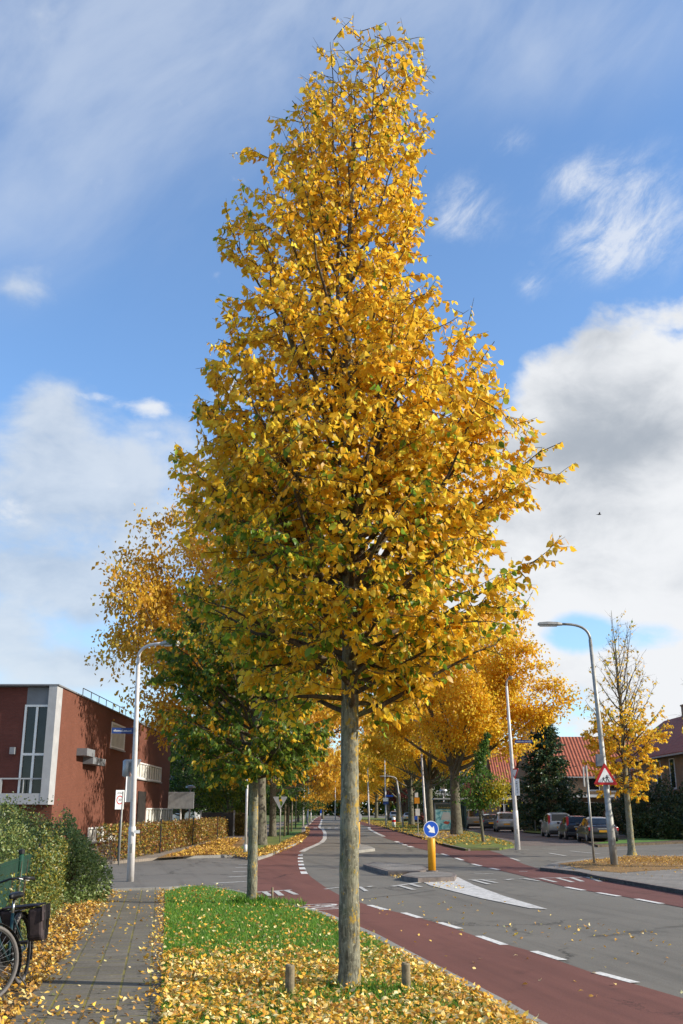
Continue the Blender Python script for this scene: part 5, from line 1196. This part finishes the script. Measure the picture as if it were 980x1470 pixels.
# ------------------------------------------------------------------ cars
CARS = {
 'sedan': [(0, .40, .78, .84, .74, .74, .66), (.10, .26, .90, .97, .84, .82, .72), (.62, .20, .95, 1.00, .88, .86, .74), (1.25, .18, .95, 1.36, .89, .87, .60), (1.9, .18, .94, 1.45, .89, .87, .61), (2.55, .18, .93, 1.42, .89, .87, .60), (3.35, .18, .90, .97, .89, .86, .74), (4.25, .22, .74, .80, .86, .82, .70), (4.58, .34, .56, .62, .70, .68, .6)],
 'hatch': [(0, .40, .86, .92, .72, .72, .66), (.10, .26, .95, 1.02, .80, .80, .70), (.42, .18, .96, 1.42, .84, .83, .60), (1.3, .18, .95, 1.49, .85, .83, .62), (2.2, .18, .93, 1.45, .85, .83, .61), (3.0, .18, .90, .97, .85, .82, .70), (3.75, .22, .74, .80, .82, .78, .66), (4.0, .34, .56, .62, .66, .64, .56)],
 'mpv': [(0, .42, .90, .96, .74, .74, .70), (.08, .28, 1.0, 1.06, .84, .83, .74), (.30, .20, 1.02, 1.60, .88, .86, .66), (1.4, .18, 1.0, 1.69, .89, .86, .68), (2.5, .18, .98, 1.62, .89, .86, .66), (3.45, .18, .96, 1.03, .88, .85, .72), (4.1, .22, .82, .88, .84, .80, .68), (4.35, .36, .6, .66, .70, .68, .6)],
 'van': [(0, .42, 1.0, 1.08, .82, .82, .80), (.06, .30, 1.08, 1.14, .90, .89, .84), (.20, .22, 1.1, 1.86, .93, .92, .78), (1.8, .2, 1.1, 1.93, .94, .92, .80), (3.3, .2, 1.08, 1.88, .94, .92, .78), (4.1, .2, 1.06, 1.14, .93, .90, .78), (4.6, .24, .92, .98, .88, .86, .74), (4.8, .38, .66, .72, .74, .72, .64)]}
def car(kind, label, loc, rz, col, tall_lights=False, group='parked cars'):
    S_ = CARS[kind]; pm = car_paint('car_paint', col); r = thing('parked_car', loc, label, 'car', group, rz); y0 = S_[-1][0]/2; Sx = []
    for a, b in zip(S_, S_[1:]):             # denser sections
        for k in range(3): t = k/3; Sx.append([u+(v-u)*t for u, v in zip(a, b)])
    Sx.append(list(S_[-1])); rings = []
    for y, zb, ze, zr, wb, we, wr in Sx:
        h = [(wb*.86, zb), (wb, zb+.14), (max(wb, we)+.012, (zb+ze)*.5+.08), (we, ze), (wr+(we-wr)*.25, zr-(zr-ze)*.14), (wr*.86, zr), (wr*.4, zr+.02)]
        ring = [(x, y-y0, z) for x, z in h]+[(-x, y-y0, z) for x, z in reversed(h)]; rings.append(ring)
    mb = MB(); n = len(rings[0])
    for A_, B_ in zip(rings, rings[1:]):
        for i in range(n): mb.face([A_[i], A_[(i+1) % n], B_[(i+1) % n], B_[i]])
    mb.face(rings[0]); mb.face(rings[-1]); body = mb.build('body', pm, r, smooth=True, fixn=True)
    m2 = body.modifiers.new('edges', 'EDGE_SPLIT'); m2.split_angle = R(38)
    gi = [i for i, s in enumerate(S_) if s[3]-s[2] > .3]; g0, g1 = gi[0], gi[-1]
    def top(s, t): return s
    def lerp(a, b, t): return [u+(v-u)*t for u, v in zip(a, b)]
    for sx in (-1, 1):                       # side windows in two or three lights
        ys = np.linspace(S_[g0][0]-(.0 if kind != 'sedan' else -.15)+.12, S_[g1][0]+(.34 if kind != 'van' else .2), 4)
        for a, b in zip(ys, ys[1:]):
            mb = MB(); q = []
            def side(y, f):
                for s, s2 in zip(S_, S_[1:]):
                    if s[0] <= y <= s2[0]: c = lerp(s, s2, (y-s[0])/(s2[0]-s[0]))
                zl, zh = c[2]+.03, c[3]-(c[3]-c[2])*.14-.03; wl, wh = c[5], c[6]+(c[5]-c[6])*.25; z = zl+(max(zh, zl+.02)-zl)*f; w = wl+(wh-wl)*clampf((z-c[2])/max(.05, c[3]-(c[3]-c[2])*.14-c[2]), 0, 1)
                return (sx*(w+.012), y-y0, z)
            mb.face([side(a+.035, 0), side(b-.035, 0), side(b-.035, 1), side(a+.035, 1)]); mb.build('side_window', M['glass'], r)
    def slope(i, j, nm, ta=.10, tb=.92):
        a, b = S_[i], S_[j]; nrm = Vector((0, -(b[3]-a[3]), b[0]-a[0])).normalized()
        if nrm.z < 0: nrm = -nrm
        def pt(t, k): c = lerp(a, b, t); p = Vector((k*c[6]*.84, c[0]-y0, c[3]+.012)); return p+nrm*.022
        mb = MB(); mb.face([pt(ta, -1), pt(ta, 1), pt(tb, 1), pt(tb, -1)]); mb.build(nm, M['glass'], r)
    slope(g0-1, g0, 'rear_window'); slope(g1+1, g1, 'windscreen', .08, .94)
    wb = S_[1][4]
    for sx in (-1, 1):
        mb = MB(); zt = S_[1][2]
        if tall_lights: mb.box(sx*(wb-.13), sx*(wb+.01), .05-y0, .22-y0, zt-.1, zt+.5)
        else: mb.box(sx*(wb-.26), sx*(wb+.012), .02-y0, .24-y0, zt-.20, zt-.02)
        mb.build('tail_light', M['signred'], r, bevel=.015)
    MB().box(-.27, .27, -.012-y0, .03-y0, .62, .74).build('number_plate', M['signyellow'], r)
    MB().box(-wb*.98, wb*.98, -.03-y0, .35-y0, .28, .50).build('bumper', pm if kind == 'sedan' else M['black'], r, bevel=.04)
    for ya in (.78, S_[-1][0]-.82):
        for sx in (-1, 1):
            wx = sx*(S_[3][4]-.10); c = Vector((wx, ya-y0, .315)); t = MB(); t.tube([c-Vector((.10, 0, 0)), c-Vector((.085, 0, 0)), c+Vector((.085, 0, 0)), c+Vector((.10, 0, 0))], [.27, .315, .315, .27], 20)
            w = t.build('wheel', M['rubber'], r); t = MB(); t.tube([c+Vector((sx*.085, 0, 0)), c+Vector((sx*.112, 0, 0)), c+Vector((sx*.114, 0, 0))], [.20, .19, .05], 14); t.build('rim', M['metal'], w)
            a = MB(); cc = c+Vector((sx*.03, 0, 0)); a.torus(cc, .35, .035, (1, 0, 0), 20, 5, -math.pi*.02, math.pi*1.02); a.build('wheel_arch', M['black'], r)
    for sx in (-1, 1):
        s = S_[g1]; mb = MB(); mb.box(sx*(s[5]+.02), sx*(s[5]+.2), s[0]+.35-y0, s[0]+.47-y0, s[2]+.03, s[2]+.17); mb.build('wing_mirror', pm, r, bevel=.03)
    mb = MB(); mb.box(-.35, .35, -.008-y0, .02-y0, .80, .83); mb.build('chrome_strip', M['metal'], r)
    return r
def park(px, py, kind, label, col, rz=0, **k):
    p = at(px, py, ZR); L = CARS[kind][-1][0]; car(kind, label, (p.x+(L/2)*math.sin(-rz), p.y+L/2, ZR), rz, col, **k)
park(868, 1211, 'sedan', 'dark saloon parked nearest, behind the grey lamp post with the triangle', (.020, .020, .026), R(-3))
park(833, 1206, 'hatch', 'dark hatchback with tall tail lights parked between the dark saloon and the silver people carrier', (.018, .020, .032), R(-3), tall_lights=True)
park(806, 1202.5, 'mpv', 'silver-beige people carrier at the far end of the row of three by the hedge', (.42, .41, .39), R(-3), tall_lights=True)
park(728, 1195, 'mpv', 'silver car with dark rear window just left of the white lamp post', (.40, .40, .40), R(-4), tall_lights=False)
park(706, 1192.5, 'hatch', 'dark blue-grey car between the silver car and the pale van, behind the slim tree', (.05, .06, .075), R(-4))
park(684, 1190, 'van', 'pale grey van beside the bus shelter', (.46, .45, .42), R(-4))
park(586, 1180, 'hatch', 'silver car far off between two elm trunks', (.45, .46, .48), R(-6)); park(600, 1181.5, 'hatch', 'dark red car far off behind the bus stop pole', (.16, .02, .02), R(-6)); park(566, 1178.5, 'mpv', 'pale blue-grey car farthest down the parking street', (.35, .38, .42), R(-6))

# ------------------------------------------------------------------ bicycle
def bicycle():
    Fp = at(-17, 1440); Rp = at(27, 1414); d = (Rp-Fp); d.z = 0; wb = 1.07; d = d.normalized()*wb
    Rp = Fp+d; mid = (Fp+Rp)/2
    r = thing('bicycle', mid, 'dark city bicycle leaning on its stand by the green fence, silver seat post', 'bicycle')
    ex = (-d).normalized(); side = Vector((-ex.y, ex.x, 0)); tilt = R(-5); up = (Vector((0, 0, 1))*math.cos(tilt)+side*math.sin(tilt)).normalized(); lat = ex.cross(up)
    def p(x, z, y=0): return ex*x+up*z+lat*y
    RW = .345; fx, rx = wb/2, -wb/2
    def wheel(nm, c, axis, rad):
        t = MB(); t.torus(c, rad, .019, axis, 40, 8); w = t.build('wheel', M['tyre'], r, smooth=True)
        q = MB(); q.torus(c, rad-.022, .011, axis, 40, 6); q.build('rim', M['rubber'], w, smooth=True)
        a = Vector(axis).normalized(); u = a.cross(Vector((0, 0, 1))).normalized(); v = a.cross(u); s = MB()
        for i in range(28):
            th = 2*math.pi*i/28; o = a*(.025 if i % 2 else -.025); s.tube([Vector(c)+o+(u*math.cos(th+.3)+v*math.sin(th+.3))*.025, Vector(c)+(u*math.cos(th)+v*math.sin(th))*(rad-.025)], .0015, 4, False)
        s.build('spokes', M['metal'], w); h = MB(); h.tube([Vector(c)-a*.05, Vector(c)+a*.05], .02, 10); h.build('hub', M['metal'], w)
        return u, v
    st = R(-36); fa = (lat*math.cos(st)+ex*math.sin(st)).normalized(); fdir = fa.cross(up)*-1 if fa.cross(up).dot(ex) < 0 else fa.cross(up)
    cF, cR = p(fx, RW), p(rx, RW)
    wheel('f', cF, fa, RW-.02); wheel('r', cR, lat, RW-.02)
    bb = p(-.08, .28); seat = p(-.28, .86); ht = p(.34, .90); hb = p(.37, .66)
    f = MB(); f.tube([bb, p(-.235, .72)], .017, 10); f.tube([hb, p(.22, .50), bb], .019, 10); f.tube([p(.35, .84), p(.15, .62), p(-.16, .50)], .016, 10)
    for y in (-.05, .05): f.tube([bb+lat*y*.6, cR+lat*y], .010, 8); f.tube([p(-.22, .68)+lat*y*.3, cR+lat*y], .008, 8)
    f.tube([hb, ht], .021, 10); f.build('frame', M['bikeblue'], r, smooth=True)
    s = MB(); s.tube([p(-.235, .72), seat], .0145, 10); s.build('seat_post', M['metal'], r, smooth=True)
    s = MB()
    for y in (-.055, .055): s.tube([hb, hb+fa*y+up*-.03, (hb.lerp(cF, .5))+fa*y+ex*.005, cF+fa*y], [.014, .014, .012, .010], 8)
    s.build('fork', M['bikeblue'], r, smooth=True)
    s = MB(); s.tube([ht, ht+up*.16], .014, 10); s.build('stem', M['metal'], r, smooth=True)
    hbt = ht+up*.15; s = MB(); pts = [hbt+fa*y+fdir*x+up*z for y, x, z in ((-.30, -.22, .02), (-.29, -.10, .035), (-.22, .0, .04), (-.08, .02, .01), (.08, .02, .01), (.22, .0, .04), (.29, -.10, .035), (.30, -.22, .02))]
    s.tube(pts, .011, 10); hbar = s.build('handlebar', M['black'], r, smooth=True)
    for e in (0, -1):
        s = MB(); q = 1 if e == 0 else -2; s.tube([pts[e], pts[q]], .017, 10); s.build('grip', M['black'], hbar, smooth=True)
        s = MB(); m0 = pts[1 if e == 0 else -2]; s.tube([m0+fdir*.05, m0+fdir*.03-fdir*.10+up*-.03], .006, 6); s.build('brake_lever', M['metal'], hbar)
    # saddle
    sd = MB(); prof = [(-.14, .085, .03), (-.10, .10, .045), (-.02, .075, .04), (.06, .035, .035), (.13, .022, .03)]; ring = []
    for x, w, h in prof:
        c = seat+ex*x+up*.03; ring.append([c+lat*w-up*.02, c+lat*w*.8+up*h*.7, c+up*h, c-lat*w*.8+up*h*.7, c-lat*w-up*.02, c-up*.035])
    for A_, B_ in zip(ring, ring[1:]):
        for i in range(6): sd.face([A_[i], A_[(i+1) % 6], B_[(i+1) % 6], B_[i]])
    sd.face(ring[0]); sd.face(ring[-1]); o = sd.build('saddle', M['black'], r, smooth=True, fixn=True); sb = o.modifiers.new('s', 'SUBSURF'); sb.levels = sb.render_levels = 1
    # mudguards
    for nm, c, ax, a0, a1, m in (('mudguard', cR, lat, R(-15), R(205), 'black'), ('mudguard', cF, fa, R(-20), R(190), 'black')):
        a = Vector(ax).normalized(); u = a.cross(Vector((0, 0, 1))).normalized(); v = u.cross(a) if u.cross(a).z > 0 else a.cross(u); mb = MB(); n = 26; rg_ = RW+.022
        if u.dot(ex) < 0: u = -u
        if c is cF: a0, a1 = R(20), R(205)
        for i in range(n):
            for y0_, y1_ in ((-.03, 0), (0, .03)):
                q = []
                for t, y in ((i, y0_), (i, y1_), (i+1, y1_), (i+1, y0_)):
                    th = a0+(a1-a0)*t/n; q.append(Vector(c)+(u*math.cos(th)+v*math.sin(th))*(rg_-(.008 if y else 0))+a*y)
                mb.face(q)
        g = mb.build(nm, M[m], r, smooth=True); so_ = g.modifiers.new('t', 'SOLIDIFY'); so_.thickness = .004
    cr = MB()
    for y in (-.055, 0, .055): cr.tube([p(-.30, .735, y), p(-.82, .735, y)], .006, 6)
    for y in (-.065, .065): cr.tube([p(-.74, .735, y), cR+lat*y], .006, 6)
    cr.tube([p(-.82, .735, -.065), p(-.82, .735, .065)], .006, 6); cr.build('carrier', M['black'], r)
    ch = MB(); f2 = frame_fn((0, 0, 0), ex, up, lat); ch.prism([(rx-.05, RW-.07), (rx-.06, RW+.05), (bb.dot(ex)+.12, .28+.10), (bb.dot(ex)+.13, .28-.10)], .045, .065, f2); ch.build('chain_guard', M['black'], r, fixn=True)
    for y, z in ((.11, -.17), (-.11, .17)):
        k = MB(); e = bb+lat*y+ex*.03+up*z; k.tube([bb+lat*y*.7, e], .010, 6); c = k.build('crank', M['metal'], r); k = MB(); s_ = 1 if y > 0 else -1; k.tube([e, e+lat*s_*.10], .02, 6); k.build('pedal', M['black'], c)
    k = MB(); k.tube([bb+ex*-.05, bb+ex*-.12+lat*-.16+up*-.27], .010, 6); k.build('kickstand', M['black'], r)
    k = MB(); k.tube([p(-.885, .60), p(-.90, .60)], .032, 10); k.build('tail_light', M['signred'], r)
    k = MB(); k.tube([ht+ex*.07-up*.05, ht+ex*.13-up*.05], .04, 12); k.build('headlight', M['metal'], r)
    # pannier
    c = mid+p(-.66, .60, -.0); b = thing('pannier_bag', c, 'dark brown double pannier bag hanging over the bicycle carrier', 'bag')
    for y, nm in ((.15, 'pocket'), (-.15, 'pocket')):
        q = MB(); f3 = frame_fn(lat*y, ex, up, lat); q.prism([(-.17, .13), (.15, .13), (.14, -.16), (.10, -.20), (-.12, -.20), (-.16, -.16)], -.075, .075, f3); q.build('bag_pocket', M['leather'], b, bevel=.03, fixn=True)
        q = MB(); q.prism([(-.18, .155), (.16, .155), (.16, .0), (-.18, .0)], .077 if y > 0 else -.088, .088 if y > 0 else -.077, f3); fl_ = q.build('flap', M['leather'], b, bevel=.006, fixn=True)
        for x in (-.08, .07): q = MB(); w0 = .089 if y > 0 else -.094; q.prism([(x-.012, .08), (x+.012, .08), (x+.012, -.09), (x-.012, -.09)], w0, w0+.005, f3); q.build('strap', M['black'], fl_, fixn=True)
    q = MB(); f3 = frame_fn((0, 0, 0), ex, up, lat); q.prism([(-.17, .150), (.15, .150), (.15, .165), (-.17, .165)], -.2, .2, f3); q.build('top_flap', M['leather'], b, bevel=.006, fixn=True)
    q = MB(); q.prism([(-.175, -.06), (-.182, -.06), (-.182, -.02), (-.175, -.02)], .12, .18, f3); q.build('reflector', M['white'], b, fixn=True)
bicycle()

# bird
c = atY(860, 738.5, 70); r = thing('bird', c, 'tiny dark bird gliding in front of the grey cloud', 'bird'); b = MB(); b.tube([(-.16, 0, -.01), (-.1, 0, 0), (0, 0, .0), (.1, 0, .01), (.17, 0, .015)], [.008, .035, .045, .035, .006], 8)
b.face([(-.05, .03, .02), (.07, .03, .02), (.0, .30, .06), (-.07, .26, .05)]); b.face([(-.05, -.03, .02), (.07, -.03, .02), (.0, -.30, .10), (-.07, -.26, .09)]); b.face([(-.15, .02, 0), (-.15, -.02, 0), (-.24, -.05, 0), (-.24, .05, 0)]); b.build('body', M['black'], r, smooth=True)

# ------------------------------------------------------------------ grass and fallen leaves
def inside_poly(x, y, poly):
    c = np.zeros(len(x), bool); j = len(poly)-1
    for i in range(len(poly)):
        xi, yi, xj, yj = poly[i][0], poly[i][1], poly[j][0], poly[j][1]
        c ^= ((yi > y) != (yj > y)) & (x < (xj-xi)*(y-yi)/((yj-yi)+1e-12)+xi); j = i
    return c
def scatter(poly, n, dens, rg):
    poly = [(p[0], p[1]) for p in poly]; xs = [p[0] for p in poly]; ys = [p[1] for p in poly]; X = []; tot = 0
    while tot < n:
        x = rg.uniform(min(xs), max(xs), n*2); y = rg.uniform(min(ys), max(ys), n*2); k = inside_poly(x, y, poly) & (rg.random(n*2) < dens(x, y)); X.append(np.stack([x[k], y[k]], 1)); tot += int(k.sum())
    return np.concatenate(X)[:n]
rg = np.random.default_rng(77)
vg = [p for p in verge if p[1] > 5.0]; vg = [Vector((-.85, 5.2, 0))]+vL+vR+[Vector((2.2, 7, 0)), Vector((2.9, 5.2, 0))]
tb2 = tree_base
vgi = [Vector((-.85, 5.2, 0))]+vL+vR[:2]+[Vector((p.x-.17, p.y, 0)) for p in vR[2:]]+[Vector((2.05, 7, 0)), Vector((2.75, 5.2, 0))]
nb_ = 76000
Q = scatter(vgi, nb_, lambda x, y: np.clip(1.5-(y-8)/14, .28, 1), rg); n = len(Q)
P = np.concatenate([Q, np.zeros((n, 1))], 1); D = rg.normal(0, .38, (n, 3))+np.array([0, 0, 1.0]); dt = np.hypot(Q[:, 0]-tb2.x, Q[:, 1]-tb2.y); d2 = np.hypot(Q[:, 0]-t2.x, Q[:, 1]-t2.y)
hgt = rg.uniform(.03, .062, n)*(1+1.5*np.exp(-(dt/.42)**2)*rg.random(n)+1.6*np.exp(-(d2/.4)**2)); 
bc_ = np.array([(.10, .26, .022), (.14, .32, .028), (.08, .21, .018), (.20, .34, .04), (.18, .26, .035)]); gc = pick(bc_, n, .18)
tag(leaf_cloud('grass', P, D, hgt, gc, M['blade'], None, 'blade', wid=rg.uniform(.9, 1.9, n)), 'short green grass of the near verge', 'grass', None, 'stuff')
# taller tufts round the posts and trunks
def tufts(c, r_, n, h):
    a = rg.uniform(0, 6.283, n); q = r_*rg.random(n)**.6; P_ = np.stack([c[0]+np.cos(a)*q, c[1]+np.sin(a)*q, np.zeros(n)], 1); return P_, rg.normal(0, .5, (n, 3))+np.array([0, 0, .9]), h*rg.uniform(.4, 1.1, n)
TP, TD, TS = zip(*[tufts(c, r_, n_, h) for c, r_, n_, h in (((tb2.x, tb2.y-.02), .30, 800, .085), ((tb2.x+.45, tb2.y-.3), .45, 700, .12), ((tb2.x-.5, tb2.y-.75), .4, 500, .10), ((t2.x, t2.y), .3, 500, .2), ((t2.x+.5, t2.y-.2), .6, 800, .13), ((-.51, 10.55), .16, 160, .12), ((.64, 10.78), .16, 160, .12))])
TP, TD, TS = np.concatenate(TP), np.concatenate(TD), np.concatenate(TS)
tag(leaf_cloud('grass', TP, TD, TS, pick(bc_*.9, len(TP), .2), M['blade'], None, 'blade', wid=rg.uniform(.7, 1.3, len(TP))), 'taller grass tufts around the trunks and short posts', 'grass', None, 'stuff')
FAL = np.array([(.46, .25, .05), (.36, .19, .05), (.66, .40, .06), (.80, .47, .055), (.85, .58, .13), (.72, .38, .03), (.88, .66, .24), (.62, .31, .04), (.50, .25, .06), (.90, .72, .36)])
def litter(name, Q, z0, zr, label, size=(.040, .068), flat=.55, pal=FAL):
    n = len(Q); P = np.concatenate([Q, (z0+rg.random((n, 1))**1.6*zr)], 1); a = rg.uniform(0, 6.283, n); D = np.stack([np.cos(a), np.sin(a), rg.normal(.05, .28, n)], 1); N = rg.normal(0, flat, (n, 3))+np.array([0, 0, 1.0])*np.where(rg.random((n, 1)) < .5, 1, -1)
    o = leaf_cloud(name, P, D, rg.uniform(*size, n), pick(pal, n, .12), M['fleaf'], None, 'leaf', Nrm=N, curl=rg.uniform(.2, 2.3, (n, 1))); tag(o, label, 'fallen leaves', None, 'stuff'); return o
def clump(x, y, s=2.3): return .5+.5*np.sin(x*s*1.3+1.7*np.sin(y*s*.7))*np.sin(y*s+1.3*np.sin(x*s*.9))
def vd(x, y):
    base = np.where(y < 12.3, 1.0, np.where(y < 14.2, np.clip(.9-.45*(y-12.3), .12, 1), .075)); base = np.where(y > 17, .035, base)
    pit = np.exp(-(((x-tb2.x-.08)/.55)**2+((y-tb2.y+.5)/.34)**2)); edge = np.exp(-((x-np.interp(y, [8, 12.7, 19, 22], [1.9, 1.07, -.25, -1.6]))/.35)**2)
    return np.clip(base*(.42+.85*clump(x, y)*clump(x, y, 5.1)**.5)*(1-.72*pit)+.16*edge*(y < 20), 0, 1)
litter('fallen_leaves', scatter(vgi, 20000, vd, rg), .012, .075, 'yellow leaves lying thick on the grass verge', pal=FAL[2:])
sp_ = [Vector((-3.3, 7.4, 0)), Vector((-4.25, 13, 0)), Vector((-5.3, 19, 0)), Vector((-5.7, 22.6, 0)), Vector((-5.0, 23.2, 0))]+list(reversed(A((10, 1470), (66, 1408), (102, 1362), (138, 1306), (156, 1281))))+[Vector((-2.4, 7.4, 0))]
litter('fallen_leaves', scatter(sp_, 4800, lambda x, y: np.clip(.25+.8*clump(x, y, 1.7), .1, 1), rg), .0, .06, 'yellow-brown leaves heaped along the fence foot', pal=np.concatenate([FAL, [(.36, .19, .05), (.28, .15, .05), (.45, .26, .07)]]))
pvp = [Vector((-2.4, 7, 0))]+pL+A((236, 1277))+list(reversed(vL))+[Vector((-1.1, 7, 0))]
def pd(x, y):
    r_ = np.interp(y, [8, 9.36, 24.7], [-1.25, -1.52, -4.1]); l_ = np.interp(y, [8, 9.36, 23.7], [-2.6, -2.9, -5.2])
    return np.clip(np.exp(-((x-r_)/.16)**2)*(.9)+.55*np.exp(-((x-l_)/.22)**2)+np.where(y < 10.6, .42*clump(x, y, 4), 0)+.035, 0, 1)
litter('fallen_leaves', scatter(pvp, 1500, pd, rg), .0, .03, 'yellow leaves scattered over the paving slabs', pal=FAL)
rp = A((800, 1470), (560, 1340), (470, 1300), (560, 1280), (700, 1290), (980, 1350), (980, 1470), z=ZR)
def rd(x, y):
    g = np.exp(-(((x-3.9)/.9)**2+((y-16.5)/1.3)**2)); return np.clip(.04+.8*g*clump(x, y, 3), 0, 1)
litter('fallen_leaves', scatter(rp, 150, rd, rg), zm+.002, .02, 'few yellow leaves lying loose on the carriageway')
kp = [Vector((p.x, p.y, 0)) for p in A((848, 1257), (900, 1264), (1000, 1283), (1000, 1288), (900, 1270), (848, 1262), z=ZR)]
litter('fallen_leaves', scatter(kp, 700, lambda x, y: x*0+1, rg), zm-.002, .03, 'yellow leaves drifted along the right kerb')
rtp = A((790, 1246), (840, 1236), (900, 1229), (1010, 1229), (1010, 1262), (900, 1256), (840, 1252))
litter('fallen_leaves', scatter(rtp, 3000, lambda x, y: np.clip(np.exp(-(((x-11)/3.4)**2+((y-38.5)/3.0)**2))*(.4+.7*clump(x, y, 1.2)), .02, 1), rg), .008, .04, 'brown and yellow leaves around the grey lamp post and half-bare tree', pal=np.array([(.45, .24, .05), (.55, .32, .06), (.32, .16, .05), (.66, .42, .1)]))
ip = A((560, 1253), (575, 1256), (612, 1251), (618, 1247), (600, 1249)) ; ip2 = A((600, 1262), (650, 1260), (670, 1270), (630, 1270))
litter('fallen_leaves', scatter(ip, 260, lambda x, y: x*0+1, rg), zm, .03, 'leaves caught in the gap between the traffic island pieces'); litter('fallen_leaves', scatter(ip2, 60, lambda x, y: x*0+1, rg), zm, .02, 'leaves on the white road triangle beneath the bollard')
lp = A((236, 1230), (320, 1227), (364, 1232), (388, 1226), (404, 1219), (424, 1211), (436, 1203), (438, 1194), (430, 1198), (400, 1213), (360, 1222), (330, 1216), (348, 1204), (318, 1204), (280, 1216))
litter('fallen_leaves', scatter(lp, 5200, lambda x, y: .3+.7*clump(x, y, .8), rg), .008, .04, 'brown and yellow leaves covering the far left pavement edge', size=(.08, .16), pal=np.array([(.45, .24, .05), (.62, .38, .06), (.36, .18, .05), (.72, .46, .08)]))
gp = A((436, 1187), (436, 1193), (432, 1203), (420, 1212), (402, 1220), (386, 1227), (392, 1229), (412, 1219), (430, 1211), (442, 1199), (444, 1189), z=ZR)
litter('fallen_leaves', scatter(gp, 1500, lambda x, y: x*0+1, rg), zm, .03, 'yellow leaves drifted against the kerb of the far cycle lane', size=(.08, .18))
mvp = A((500, 1175), (560, 1190), (640, 1213), (740, 1214), (700, 1200), (600, 1182))
litter('fallen_leaves', scatter(mvp, 5000, lambda x, y: .25+.75*clump(x, y, .5), rg), .01, .04, 'yellow leaves sprinkled over the right verge under the elms', size=(.10, .2), pal=np.array([(.55, .34, .05), (.62, .40, .06), (.4, .24, .05)]))
